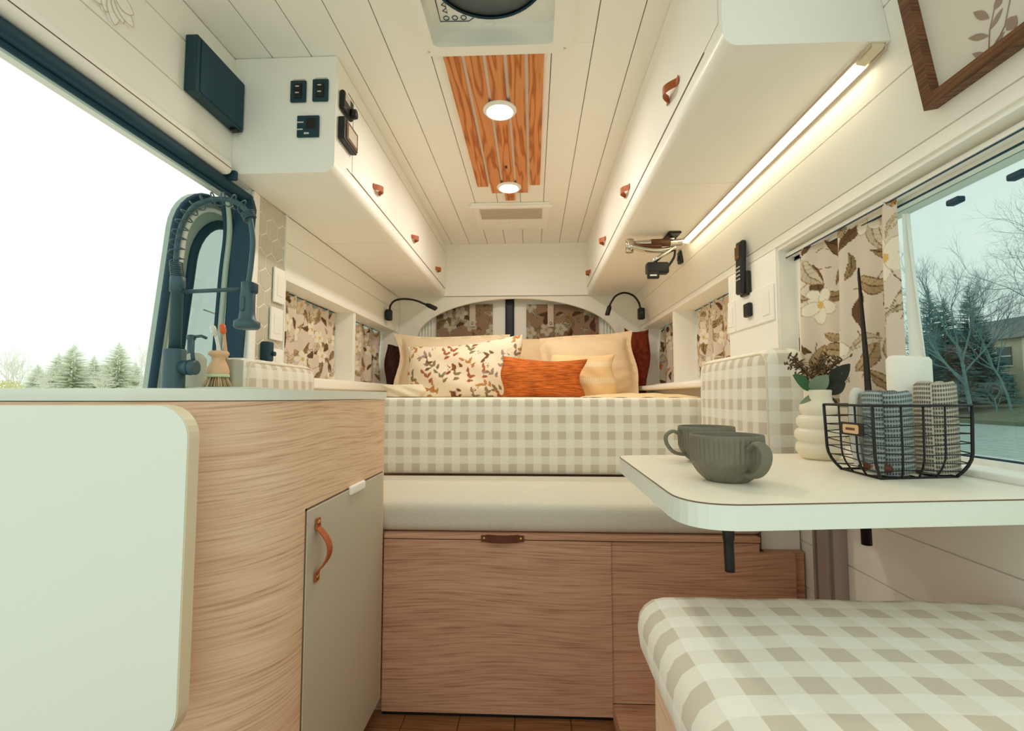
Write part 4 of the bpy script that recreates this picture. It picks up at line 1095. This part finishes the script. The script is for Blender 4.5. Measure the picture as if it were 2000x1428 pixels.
# mugs
def mug(lb, c, r, h, ang, hs=1.0):
    t = thing('mug', lb, 'mug', (c[0], c[1], ZTB), 'grey stoneware mugs on the table')
    n = 320
    def rad(w, z):
        zz = z / h
        if zz > .44 and zz < .90: return 1 - .040 * (1 - abs(math.sin(w * 22)) ** .6)
        if zz < .42 and zz > .03:
            f = (w * 9 / (2 * math.pi)) % 1 - .5
            return 1 - .10 * (1 - (2 * abs(f)) ** 2) * math.sin(math.pi * min(1, zz / .42))
        return 1
    prof = [(.54 * r, 0), (.58 * r, .015 * h), (.70 * r, .08 * h), (.80 * r, .16 * h), (.89 * r, .26 * h), (.955 * r, .36 * h), (.98 * r, .43 * h), (.99 * r, .46 * h), (1.0 * r, .70 * h), (.995 * r, .89 * h), (.99 * r, .92 * h), (.985 * r, .985 * h), (.965 * r, h),
            (.94 * r, .985 * h), (.93 * r, .80 * h), (.90 * r, .50 * h), (.70 * r, .22 * h), (.40 * r, .12 * h), (.001, .11 * h)]
    obj('body', B().lathe(prof, (c[0], c[1], ZTB), n, True, rad=rad), M['mug'], t)
    d = Vector((math.cos(R(ang)), math.sin(R(ang)), 0)); o = Vector((c[0], c[1], ZTB))
    pts = smoothpath([o + d * r * .95 + Vector((0, 0, .74 * h)), o + d * r * 1.25 + Vector((0, 0, .86 * h)), o + d * r * 1.52 + Vector((0, 0, .74 * h)), o + d * r * 1.50 + Vector((0, 0, .50 * h)), o + d * r * 1.22 + Vector((0, 0, .26 * h)), o + d * r * .78 + Vector((0, 0, .20 * h))], 6)
    side = d.cross(Vector((0, 0, 1)))
    vs = []; nn = len(pts)
    for i, p in enumerate(pts):
        tg = (pts[min(i + 1, nn - 1)] - pts[max(i - 1, 0)]).normalized(); nr = tg.cross(side)
        for k in range(10):
            w = 2 * math.pi * k / 10; vs.append(p + side * .0095 * hs * math.cos(w) + nr * .0048 * hs * math.sin(w))
    fs = [(i * 10 + k, i * 10 + (k + 1) % 10, i * 10 + 10 + (k + 1) % 10, i * 10 + 10 + k) for i in range(nn - 1) for k in range(10)]
    obj('handle', B().add(vs, fs, True), M['mug'], t)
m0 = az(1424, 943, ZTB); mug('fluted grey-green mug nearest the camera, handle to the right', (m0[0] + .006, m0[1] + .022), .0565, .074, -74)
m1 = az(1383, 904, ZTB); mug('fluted grey-green mug behind the other, handle to the left', (m1[0] + .005, m1[1] + .022), .0565, .073, 188, .75)
# wire basket
NC, RC, BK = Vector((.540, .802)), Vector((.722, .835)), Vector((.548, .945)) - Vector((.540, .802))
rim = [NC, RC, RC + BK, NC + BK]; bcx = sum((p for p in rim), Vector((0, 0))) / 4; BH = .118
def bpt(s, hgt):
    """s in 0..4 around the basket, hgt 0..1 from the bottom"""
    i = int(s) % 4; f = s - int(s); p = rim[i].lerp(rim[(i + 1) % 4], f)
    k = 1.0 if hgt > .34 else 1 - .20 * (1 - hgt / .34) ** 2
    k *= .96 + .04 * hgt
    q = bcx + (p - bcx) * k; return Vector((q.x, q.y, ZTB + .0015 + BH * hgt))
t = thing('wire_basket', 'black wire basket of rolled towels on the table', 'basket', (bcx.x, bcx.y, ZTB))
obj('rim', B().tube([bpt(s, 1) for s in np.arange(0, 4, .25)], .0022, 8, closed=True), M['wire'], t)
obj('base_ring', B().tube([bpt(s, 0) for s in np.arange(0, 4, .25)], .002, 8, closed=True), M['wire'], t)
for s in [0, .28, .5, .72, 1, 1.34, 1.67, 2, 2.28, 2.5, 2.72, 3, 3.34, 3.67]:
    obj('upright_wire', B().tube([bpt(s, hh) for hh in (0, .04, .09, .16, .25, .34, .6, 1)], .0026 if s == int(s) else .0016, 8), M['wire'], t)
for k in range(7):
    hh = .09 + .125 * k
    obj('hoop_wire', B().tube([bpt(s, hh) + Vector((0, 0, .0025 * math.sin(s * 4 + k))) for s in np.arange(0, 4, .125)], .001, 6, closed=True), M['wire'], t)
for f in (.25, .5, .75):
    obj('floor_wire', B().tube([bpt(f, 0), bpt(3 - f, 0)], .0012, 6), M['wire'], t)
# name plate on the left side of the basket
pc = bpt(3.62, .66); dirv = (bpt(3.9, .66) - bpt(3.3, .66)).normalized(); outv = Vector((dirv.y, -dirv.x, 0)).normalized()
if outv.x > 0: outv = -outv
Mx = Matrix(((dirv.x, outv.x, 0, pc.x + outv.x * .003), (dirv.y, outv.y, 0, pc.y + outv.y * .003), (0, 0, 1, pc.z), (0, 0, 0, 1)))
pl = obj('name_plate', B().rbox((-.034, -.001, -.011), (.034, .001, .011), .001, 1, Mx), M['wire'], t)
obj('wooden_tag', B().prism(round_poly([(-.022, -.0075), (.022, -.0075), (.022, .0075), (-.022, .0075)], [.004] * 4, 4), 'y', .001, .0022, M=Mx), M['beech'], pl)
obj('printed_line', B().box((-.013, .0022, -.002), (.013, .0025, .002), Mx), M['dleather'], pl)
# rolled towels
def roll(lb, cx, cy, rx, ry, z0, z1, turns, m, rot=0, bulge=.0):
    b = B(); b.uv = []; n = int(turns * 26); th = .85 / (turns)
    cols = 5; vs = []
    for i in range(n + 1):
        w = 2 * math.pi * turns * i / n; f = .12 + .88 * i / n; fi = max(.03, f - .75 * .88 / turns)
        for (q, zz) in ((fi, z0), (fi, z1 - .004), ((f + fi) / 2, z1 + .002), (f, z1 - .004), (f, (z0 + z1) / 2), (f, z0)):
            g = 1 + bulge * math.sin(math.pi * (zz - z0) / (z1 - z0))
            x, y = rx * q * g * math.cos(w), ry * q * g * math.sin(w)
            X, Y = x * math.cos(rot) - y * math.sin(rot), x * math.sin(rot) + y * math.cos(rot)
            vs.append((cx + X, cy + Y, zz + .002 * math.sin(w * 1.7))); b.uv.append((w * f * max(rx, ry), zz))
    fs = []
    for i in range(n):
        for k in range(5): fs.append((i * 6 + k, i * 6 + 6 + k, i * 6 + 7 + k, i * 6 + 1 + k))
    fs += [(0, 1, 2, 3, 4, 5), tuple(n * 6 + k for k in range(6))[::-1]]
    b.add(vs, fs, True)
    return obj('rolled_towel', b, m, None, lb, 'towel', 'rolled towels in the wire basket')
ZB = ZTB + .006
roll('white rolled towel standing tallest at the back of the basket', .692, .930, .044, .034, ZB, .941, 3, M['ctowel'], .3)
roll('blue-grey waffle towel rolled at the front of the basket', .602, .852, .046, .034, ZB, .876, 2.6, M['btowel'], .2)
roll('oatmeal knit towel rolled at the window side of the basket', .694, .868, .040, .028, ZB, .892, 2.6, M['knit'], .2, .04)
rp = smoothpath([(.560, .870, ZB + .012), (.556, .872, .80), (.558, .875, .862), (.566, .878, .878), (.575, .88, .862), (.574, .878, .80), (.570, .874, ZB + .012)], 8)
obj('cotton_loop', B().tube(rp, .0075, 8), M['rope'], None, 'pale cotton rope loop sticking out of the basket', 'rope')
bh = bpt(3.75, .04); 
t = thing('wooden_brush', 'small dark wooden brush lying in the bottom of the basket', 'brush', (.572, .838, ZB))
obj('handle', B().tube([(.560, .855, ZB + .010), (.566, .845, ZB + .012), (.574, .832, ZB + .011), (.582, .824, ZB + .010)], [.007, .009, .008, .005], 10), M['dleather'], t)
obj('band', B().tube([(.568, .841, ZB + .012), (.571, .836, ZB + .012)], .0095, 12), M['beech'], t)
# vase
vc = Vector((.617, 1.085, ZTB))
t = thing('flower_vase', 'warm white ribbed ceramic vase on the far corner of the table', 'vase', tuple(vc))
prof = [(.030, 0), (.036, .004)]
for k in range(4):
    z = .010 + k * .028; rr = (.046, .047, .043, .036)[k]
    prof += [(rr - .006, z), (rr - .001, z + .007), (rr, z + .014), (rr - .001, z + .021), (rr - .006, z + .027)]
prof += [(.027, .126), (.026, .140), (.027, .147), (.024, .149), (.022, .14), (.022, .10), (.001, .09)]
obj('body', B().lathe(prof, tuple(vc), 40), M['ceramic'], t)
wb = az(1597, 897, ZTB)
t = thing('white_block', 'small white block on the table between the vase and the basket', 'block', (wb[0], wb[1] + .012, ZTB))
obj('body', B().rbox((wb[0] - .016, wb[1], ZTB), (wb[0] + .014, wb[1] + .026, ZTB + .030), .004, 2), M['cab'], t)
obj('lid', B().rbox((wb[0] - .017, wb[1] - .001, ZTB + .030), (wb[0] + .015, wb[1] + .027, ZTB + .034), .0015, 1), M['white'], t)
def leaf_mesh(b, base, d, up, L, W, bend=.2):
    base, d, up = Vector(base), Vector(d).normalized(), Vector(up).normalized(); s = d.cross(up).normalized(); nrm = s.cross(d)
    vs = []; n = 8
    for i in range(n + 1):
        t_ = i / n; w = W / 2 * math.sin(math.pi * (t_ * .96 + .03)) ** .8; c = base + d * L * t_ + nrm * (bend * L * t_ * t_)
        vs += [c - s * w + nrm * w * .25, c, c + s * w + nrm * w * .25]
    fs = []
    for i in range(n): fs += [(i * 3, i * 3 + 1, i * 3 + 4, i * 3 + 3), (i * 3 + 1, i * 3 + 2, i * 3 + 5, i * 3 + 4)]
    return b.add(vs, fs, True)
lip = vc + Vector((0, 0, .145))
def vp(u, v, y=1.085): return Vector(ay(u, v, y))
bq = thing('eucalyptus_sprig', 'sprigs of seeded eucalyptus and leaves in the white vase', 'plant', tuple(vc + Vector((0, 0, .10))))
stems = [((1556, 700), (1575, 725)), ((1570, 712), (1585, 735)), ((1622, 695), (1600, 730)), ((1608, 708), (1598, 735)), ((1635, 700), (1608, 735))]
g = random.Random(6)
for k, ((u, v), (um, vm)) in enumerate(stems):
    tip, mid = vp(u, v), vp(um, vm); tip.y += g.uniform(-.03, .03)
    pts = smoothpath([vc + Vector((0, 0, .10)), lip, mid, tip], 6)
    st = obj('stem', B().tube(pts, [.0016] * len(pts), 6), M['twig'], bq)
    bb = B()
    for q in range(24):
        p = mid.lerp(tip, g.uniform(-.05, 1.1)) + Vector((g.gauss(0, .010), g.gauss(0, .010), g.gauss(0, .008)))
        e = p + Vector((g.gauss(0, .004), g.gauss(0, .004), .004))
        bb.tube([p - (e - p), p, e], [.0009, .0024, .0008], 5)
        bb.tube([mid.lerp(tip, min(1, max(0, g.uniform(.2, .9)))), p], .0006, 3)
    obj('seed_cluster', bb, M['twig'], st, kind='stuff')
for (u0, v0), (u1, v1), W, m in (((1588, 762), (1532, 735), .030, 'gleaf'), ((1580, 768), (1606, 733), .034, 'leaf'), ((1600, 765), (1548, 792), .012, 'leaf'), ((1605, 765), (1646, 712), .036, 'dleaf'), ((1612, 768), (1640, 748), .03, 'dleaf'), ((1612, 772), (1622, 800), .022, 'dleaf')):
    a, c = vp(u0, v0), vp(u1, v1); c.y -= .02
    leaf_mesh(b := B(), a, c - a, (0, -1, .35), (c - a).length, W, .12)
    obj('leaf', b, M[m], bq)

# ================================================================== ON THE RIGHT WALL
# picture
SLP = Vector((-.17, 0, 1)).normalized(); NRM = Vector((-1, 0, -.17)).normalized()
o0 = Vector((wx(1.392), .886, 1.392))
t = thing('picture_frame', 'walnut picture frame with leaf print high on the right wall', 'picture', tuple(o0))
def fr(s, q, d): return o0 + Vector((0, -1, 0)) * s + SLP * q + NRM * d
def frbox(b, s0, s1, q0, q1, d0, d1):
    return b.add([fr(s, q, d) for d in (d0, d1) for s, q in ((s0, q0), (s1, q0), (s1, q1), (s0, q1))], [(0, 3, 2, 1), (4, 5, 6, 7), (0, 1, 5, 4), (1, 2, 6, 5), (2, 3, 7, 6), (3, 0, 4, 7)])
FW, FH, FB = .42, .34, .022
for s0, s1, q0, q1 in ((0, FB, 0, FH), (FW - FB, FW, 0, FH), (FB, FW - FB, 0, FB), (FB, FW - FB, FH - FB, FH)):
    obj('rail', frbox(B(), s0, s1, q0, q1, .001, .026), M['walnut'], t)
obj('paper', frbox(B(), FB, FW - FB, FB, FH - FB, .001, .010), M['art'], t)
def ink(b, s, q, a, L, W):
    pts = [(s + L * tt * math.cos(a) - wd * math.sin(a), q + L * tt * math.sin(a) + wd * math.cos(a)) for tt, wd in
           [(k / 8, W / 2 * math.sin(math.pi * k / 8)) for k in range(9)] + [(k / 8, -W / 2 * math.sin(math.pi * k / 8)) for k in range(7, 0, -1)]]
    n_ = len(pts); b.add([fr(x, y, .0108) for x, y in pts], [tuple(range(n_))]); return b
bb = B()
def artp(u, v):
    d = Vector(ray(u, v)); k = (o0 + NRM * .011 - Vector(EYE)).dot(NRM) / d.dot(NRM); p = Vector(EYE) + d * k - o0
    return -p.y, p.dot(SLP)
for pts in ([(1930, 115), (1932, 60), (1945, 0)], [(1940, 95), (1962, 50), (1972, 0)]):
    q = [artp(*p) for p in pts]
    bb.tube([fr(s_, w_, .0106) for s_, w_ in q], .0009, 4)
for (u0, v0), (u1, v1), W in (((1930, 112), (1898, 105), .010), ((1931, 70), (1890, 75), .010), ((1932, 36), (1900, 24), .012), ((1936, 98), (1962, 60), .007), ((1934, 58), (1958, 15), .008), ((1940, 20), (1958, -10), .012), ((1985, 75), (2005, 40), .016), ((1965, 60), (1985, 30), .022)):
    (sa, qa), (sb, qb) = artp(u0, v0), artp(u1, v1)
    ink(bb, sa, qa, math.atan2(qb - qa, sb - sa), math.hypot(sb - sa, qb - qa), W)
obj('leaf_print', bb, M['artink'], t)
# remote control in its holder
t = thing('remote_control', 'black remote control in a wall holder beside the big window', 'remote', (.735, 1.69, 1.22))
obj('holder', B().rbox((.726, 1.668, 1.215), (.7448, 1.725, 1.30), .006, 2), M['black'], t)
rm = obj('body', B().rbox((.712, 1.672, 1.222), (.732, 1.722, 1.408), .008, 3, Matrix.Translation((.72, 1.7, 1.3)) @ Matrix.Rotation(R(4), 4, 'X') @ Matrix.Translation((-.72, -1.7, -1.3))), M['black'], t)
for i in range(3):
    for j in range(4):
        obj('key', B().rbox((.7085, 1.680 + .013 * i, 1.27 + .014 * j), (.7125, 1.687 + .013 * i, 1.275 + .014 * j), .001, 1), M['button'], rm)
obj('screen', B().rbox((.7095, 1.682, 1.345), (.7125, 1.716, 1.39), .001, 1), M['walnut'], rm)
for y0, y1, lb in ((1.80, 1.862, 'narrow white socket plate beside the rear window curtain'), (1.515, 1.79, 'wide white switch plate with a black knob beside the big window')):
    t = thing('switch_plate', lb, 'switch', (.744, (y0 + y1) / 2, 1.10), 'white plates under the remote control')
    obj('plate', B().rbox((.738, y0, 1.105), (.7449, y1, 1.222), .003, 2), M['cab'], t)
    if y0 < 1.6:
        obj('rocker', B().rbox((.734, 1.535, 1.125), (.7385, 1.58, 1.20), .002, 1), M['white'], t)
        obj('knob', B().rbox((.722, 1.650, 1.138), (.7385, 1.692, 1.186), .006, 3), M['black'], t)
    else:
        obj('insert', B().rbox((.735, 1.812, 1.125), (.7385, 1.85, 1.20), .002, 1), M['white'], t)
# folding monitor arm under the right cabinet
YM = 2.10
def mp(u, v, dy=0): return Vector(ay(u, v, YM)) + Vector((0, dy, 0))
t = thing('monitor_arm', 'folding chrome and wood monitor arm under the right overhead cabinet', 'arm', tuple(mp(1290, 480)))
obj('mount_bar', B().tube([mp(1230, 478), mp(1270, 475), mp(1332, 473)], .015, 10), M['chrome'], t)
obj('wood_sleeve', B().tube([mp(1271, 475.5, -.004), mp(1308, 474, -.004)], .0165, 10), M['walnut'], t)
obj('link_bar', B().tube(smoothpath([mp(1230, 484, -.02), mp(1255, 490, -.02), mp(1285, 492, -.02), mp(1316, 487, -.02)], 6), .011, 10), M['chrome'], t)
obj('dark_insert', B().tube([mp(1238, 482, -.012), mp(1290, 483, -.012)], .012, 8), M['dleather'], t)
obj('pivot', B().tube([mp(1229, 470, -.01), mp(1229, 494, -.01)], .018, 16), M['chrome'], t)
obj('ceiling_plate', B().rbox((mp(1300, 470).x, YM - .05, 1.560), (mp(1325, 470).x, YM + .05, 1.5695), .003, 1), M['black'], t)
obj('post', B().tube([(mp(1312, 470).x, YM, 1.5695), (mp(1312, 470).x, YM, mp(1312, 474).z)], .012, 12), M['chrome'], t)
obj('lower_arm', B().tube([mp(1310, 489, -.02), mp(1290, 502, -.02), mp(1272, 516, -.02)], [.012, .010, .011], 10), M['chrome'], t)
obj('cable', B().tube(smoothpath([mp(1316, 488, -.02), mp(1314, 505, -.02), mp(1303, 522, -.02), mp(1294, 534, -.02)], 6), .005, 8), M['black'], t)
a, c = mp(1258, 540), mp(1300, 518)
hd = obj('head', B().rbox((a.x, YM - .06, a.z), (c.x, YM - .015, c.z), .008, 2), M['black'], t)
a, c = mp(1258, 551), mp(1280, 536)
obj('clip_plate', B().rbox((a.x, YM - .07, a.z), (c.x, YM - .05, c.z), .004, 2), M['black'], hd)
a, c = mp(1262, 547), mp(1275, 544)
obj('slot', B().rbox((a.x, YM - .0715, a.z), (c.x, YM - .0695, c.z), .002, 1), M['cab'], hd)
q = ax(1333, 503, wx(1.49) - .002)
t = thing('wall_clip', 'small black clip on the wall at the end of the strip light', 'clip', tuple(q))
obj('body', B().rbox((q[0] - .020, q[1] - .022, q[2] - .030), (q[0] + .0005, q[1] + .022, q[2] + .030), .006, 2), M['black'], t)
obj('button', B().rbox((q[0] - .024, q[1] - .012, q[2] - .015), (q[0] - .019, q[1] + .012, q[2] + .005), .002, 1), M['teal'], t)
# gooseneck reading lamps
def gooseneck(lb, Y, bx0, bx1, bv0, bv1, neck, head):
    a, c = ay(bx0, bv1, Y), ay(bx1, bv0, Y)
    t = thing('reading_lamp', lb, 'lamp', ((a[0] + c[0]) / 2, Y, a[2]), 'black gooseneck reading lamps by the bed')
    lo, hi = min(a[0], c[0]), max(a[0], c[0])
    obj('base', B().rbox((lo, Y - .035, a[2]), (hi, Y + .012, c[2]), .012, 3), M['black'], t)
    obj('switch', B().rbox(((lo + hi) / 2 - .008, Y - .041, a[2] + .03), ((lo + hi) / 2 + .008, Y - .034, a[2] + .05), .003, 1), M['teal'], t)
    obj('neck', B().tube(smoothpath([ay(u, v, Y) for u, v in neck], 8), .0065, 10), M['black'], t)
    obj('head', B().tube([ay(u, v, Y) for u, v in head], [.010, .015, .015, .013], 14), M['black'], t)
gooseneck('black gooseneck reading lamp on the side of the sliding door', 3.07, 754, 767, 605, 627, [(761, 606), (763, 596), (772, 587), (790, 584), (812, 587), (834, 596)], [(832, 595), (838, 597), (851, 603), (852, 604)])
gooseneck('black gooseneck reading lamp bent over the rust cushion', 3.14, 1245, 1258, 602, 625, [(1251, 604), (1247, 590), (1236, 577), (1219, 572), (1203, 578), (1193, 592), (1190, 600)], [(1191, 597), (1190, 601), (1186, 615), (1186, 616)])

# ================================================================== OUTSIDE
GZ = -.62
M['bounce_grass'] = mat('bounce_lawn', C(226, 226, 216), .95, noise=.08, nscale=1.5)  # unseen ground, colour raised so it reflects daylight into the van
M['bank'] = mat('lake_bank', C(104, 112, 92), .95, noise=.3, nscale=.8)
n = N('lake_water', .12)
wv = n.noise(n.comb(n.math('MULTIPLY', n.sep(n.ob)[0], .9), n.math('MULTIPLY', n.sep(n.ob)[1], .35)), 3.0, 4)
n.p.inputs['Base Color'].default_value = C(176, 194, 190); n.p.inputs['Roughness'].default_value = .25; n.bump(wv, 1.0, .25); M['water'] = n.m
M['bark'] = mat('grey_bark', C(104, 138, 140), .9, noise=.2, nscale=4)
M['palebark'] = leafy('haze_pale_bark', C(244, 244, 232), .3)  # haze and overexposure put into the bark colour
M['needle'] = mat('dark_fir_needles', C(74, 116, 116), .9, noise=.3, nscale=2)
M['paleneedle'] = leafy('haze_pale_needles', C(246, 249, 238), .5)  # distant haze painted into the needle colour
M['shrub'] = leafy('olive_shrub_leaves', C(232, 226, 176), .5)
M['house'] = mat('house_siding', C(226, 216, 190), .9)
M['roof'] = mat('house_roof', C(110, 112, 110), .9)
M['hglass'] = mat('house_window_glass', C(70, 92, 96), .2)
obj('lawn', B().box((-160, -60, GZ - .2), (4.2, 170, GZ)), M['bounce_grass'], None, 'unseen lawn outside the open sliding door, paled to bounce daylight', 'lawn', kind='structure')
b = B(); b.box((25, -60, GZ - .3), (140, 170, GZ + .15))
b.prism([(25, GZ + .15), (38, GZ + 1.3), (140, GZ + 2.2), (140, GZ)], 'y', -60, 170)
obj('far_bank', b, M['bank'], None, 'grey-green far bank across the lake', 'bank', kind='structure')
obj('lake', B().box((4.2, -60, GZ - .3), (25, 170, GZ - .06)), M['water'], None, 'rippled lake outside the tinted window', 'lake', kind='structure')
def bare_tree(name, lb, base, h, seed, m, spread=.5, levels=5, r0=None, group=None, lean=(0, 0), fork=2.6):
    g = random.Random(seed); tr = B(); br = B(); base = Vector(base); r0 = r0 or h * .018
    def grow(p, d, L, r, lv):
        pts = [p]; q = p.copy(); dd = d.copy()
        for k in range(3):
            dd = (dd + Vector((g.gauss(0, .12), g.gauss(0, .12), g.gauss(0, .08) + .05))).normalized(); q = q + dd * L / 3; pts.append(q.copy())
        (tr if lv == levels else br).tube(pts, [r, r * .85, r * .7, r * .55], 6 if lv >= levels - 1 else 3, smooth=False)
        if lv == 0: return
        nb = 3 if g.random() < fork - 2 else 2
        if lv == levels: nb += 2
        for k in range(nb + 1):
            s = g.uniform(.35, 1.0) if k else 1.0
            a = g.uniform(0, 6.28); sp = spread * g.uniform(.6, 1.3)
            i = min(2, int(s * 3)); pp = pts[i].lerp(pts[i + 1], s * 3 - i) if i < 3 else pts[3]
            nd = (dd * math.cos(sp) + (dd.orthogonal().normalized() * math.cos(a) + dd.cross(dd.orthogonal()).normalized() * math.sin(a)) * math.sin(sp)).normalized()
            grow(pp, nd, L * g.uniform(.58, .78), r * .52, lv - 1)
    t = thing(name, lb, 'tree', tuple(base), group)
    grow(base, Vector((lean[0], lean[1], 1)).normalized(), h * .33, r0, levels)
    obj('trunk', tr, m, t); obj('branches', br, m, t, kind='stuff')
    return t
def conifer(lb, base, h, seed, m, bm_, group=None, wid=.24, dens=1.0):
    g = random.Random(seed); base = Vector(base)
    t = thing('conifer', lb, 'tree', tuple(base), group)
    obj('trunk', B().tube([base, base + Vector((0, 0, h))], [h * .018, .01], 6), bm_, t)
    b = B(); n_ = int(420 * dens)
    for k in range(n_):
        f = (k + g.random()) / n_; z = h * (.06 + .92 * f); L = h * wid * (1 - f) ** .85 * g.uniform(.6, 1.1) + .1
        a = g.uniform(0, 6.28); d = Vector((math.cos(a), math.sin(a), -.22 + .5 * f)); s = Vector((-math.sin(a), math.cos(a), 0))
        p = base + Vector((0, 0, z))
        for q in range(5):
            c = p + d * L * (.25 + .17 * q); w = L * .16 * (1.15 - .17 * q) * g.uniform(.6, 1.3)
            b.add([c - d * L * .12, c + s * w - Vector((0, 0, w * .5)), c + d * L * .16, c - s * w - Vector((0, 0, w * .5))], [(0, 1, 2), (0, 2, 3)])
    obj('needles', b, m, t, kind='stuff')
    return t
def ground_at(u, dist_y, z): d = ray(u, 774); return (d[0] / d[1] * dist_y, dist_y, z)
G1 = 'trees across the lake'
bare_tree('bare_tree', 'tall bare spreading tree in the middle of the tinted window', ground_at(1896, 30, GZ + .6), 11.5, 11, M['bark'], .50, 6, .12, G1)
bare_tree('bare_tree', 'bare tree at the far right edge of the tinted window by the house', ground_at(1975, 29, GZ + .5), 9.5, 12, M['bark'], .5, 6, .07, G1)
bare_tree('bare_tree', 'slim bare tree beside the large curtain in the tinted window', ground_at(1812, 33, GZ + .8), 8.5, 13, M['bark'], .45, 6, .07, G1)
for u, dy, h, sd, wd, lb in ((1824, 37, 8.8, 1, .26, 'dark fir nearest the large curtain'), (1852, 34, 7.4, 2, .30, 'broad dark fir left of the tall bare tree'), (1905, 35, 8.6, 3, .24, 'dark fir right behind the tall bare tree'), (1930, 38, 6.2, 4, .3, 'low dark fir next to the lakeside house')):
    conifer(lb, ground_at(u, dy, GZ + .9), h, sd, M['needle'], M['bark'], 'firs across the lake', wd, 1.5)
g = random.Random(4)
for k, (u, dy, lb) in enumerate(((1790, 31, 'low bare shrub on the bank beside the curtain'), (1860, 30, 'low bare shrub on the bank below the broad fir'), (1945, 30, 'low bare shrub on the bank in front of the house'))):
    bare_tree('bare_shrub', lb, ground_at(u, dy, GZ + .5), 2.6, 50 + k, M['bark'], .7, 5, .05, 'shrubs on the far bank')
# branches of a nearer tree hanging into view
bare_tree('overhanging_tree', 'bare tree with drooping twigs at the top corner of the tinted window', ground_at(2060, 13, GZ), 8.5, 77, M['bark'], .62, 6, .07)
# house
hx, hy, _ = ground_at(1995, 40, 0)
t = thing('lakeside_house', 'pale two-storey house half hidden by trees across the lake', 'house', (hx, hy, GZ + 1.2))
obj('wall', B().box((hx - 2.6, hy - 3, GZ + .9), (hx + 8, hy + 6, GZ + 5.8)), M['house'], t)
obj('roof', B().prism([(hx - 3.0, GZ + 5.8), (hx + 8.4, GZ + 5.8), (hx + 2.7, GZ + 8.2)], 'y', hy - 3.3, hy + 6.3), M['roof'], t)
for wy_ in (-2.2, .2, 2.6, 5.0):
    for wz in (1.6, 3.8):
        w_ = obj('window', B().box((hx - 2.66, hy + wy_, GZ + wz), (hx - 2.6, hy + wy_ + 1.1, GZ + wz + 1.4)), M['hglass'], t)
        obj('mullion', B().box((hx - 2.70, hy + wy_ - .1, GZ + wz - .12), (hx - 2.66, hy + wy_ + 1.2, GZ + wz)).box((hx - 2.70, hy + wy_, GZ + wz + .66), (hx - 2.66, hy + wy_ + 1.1, GZ + wz + .76)), M['cab'], w_)
for wx_ in (-1.9, .4, 2.8):
    for wz in (1.6, 3.8):
        w_ = obj('window', B().box((hx + wx_, hy - 3.06, GZ + wz), (hx + wx_ + 1.2, hy - 3.0, GZ + wz + 1.4)), M['hglass'], t)
        obj('mullion', B().box((hx + wx_, hy - 3.10, GZ + wz + .66), (hx + wx_ + 1.2, hy - 3.06, GZ + wz + .76)).box((hx + wx_ - .1, hy - 3.1, GZ + wz - .12), (hx + wx_ + 1.3, hy - 3.0, GZ + wz)), M['cab'], w_)
# left side: distant trees, haze painted into their pale colour
G2 = 'pale trees beyond the sliding door'
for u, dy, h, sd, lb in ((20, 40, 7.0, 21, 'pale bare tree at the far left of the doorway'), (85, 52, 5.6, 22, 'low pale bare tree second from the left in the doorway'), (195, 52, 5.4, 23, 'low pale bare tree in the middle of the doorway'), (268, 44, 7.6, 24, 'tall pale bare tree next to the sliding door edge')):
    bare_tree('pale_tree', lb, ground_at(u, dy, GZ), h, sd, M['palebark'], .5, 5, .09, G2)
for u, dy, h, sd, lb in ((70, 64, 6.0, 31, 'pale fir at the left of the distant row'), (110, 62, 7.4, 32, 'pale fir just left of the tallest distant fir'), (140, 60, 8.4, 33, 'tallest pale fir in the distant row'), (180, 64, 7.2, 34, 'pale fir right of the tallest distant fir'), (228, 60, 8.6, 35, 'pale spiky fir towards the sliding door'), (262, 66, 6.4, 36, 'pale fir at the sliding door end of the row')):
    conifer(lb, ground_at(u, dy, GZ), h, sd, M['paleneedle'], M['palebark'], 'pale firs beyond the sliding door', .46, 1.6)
sx, sy, sz = ground_at(2, 24, GZ)
t = thing('olive_shrub', 'round yellow-green shrub at the left edge of the doorway', 'shrub', (sx, sy, sz))
obj('stem', B().tube([(sx, sy, sz), (sx, sy, sz + .8)], [.08, .04], 6), M['bark'], t)
b = B(); g = random.Random(9)
for k in range(2600):
    a, c = g.uniform(0, 6.28), g.uniform(-1, 1); r = math.sqrt(1 - c * c); q = g.uniform(.75, 1.05)
    p = Vector((sx + 1.15 * q * r * math.cos(a), sy + 1.15 * q * r * math.sin(a), sz + 1.15 + 1.15 * q * c))
    d = Vector((g.gauss(0, 1), g.gauss(0, 1), g.gauss(0, 1))).normalized(); s = d.orthogonal().normalized()
    b.add([p - s * .035, p + d * .12, p + s * .035], [(0, 1, 2)])
obj('foliage', b, M['shrub'], t, kind='stuff')
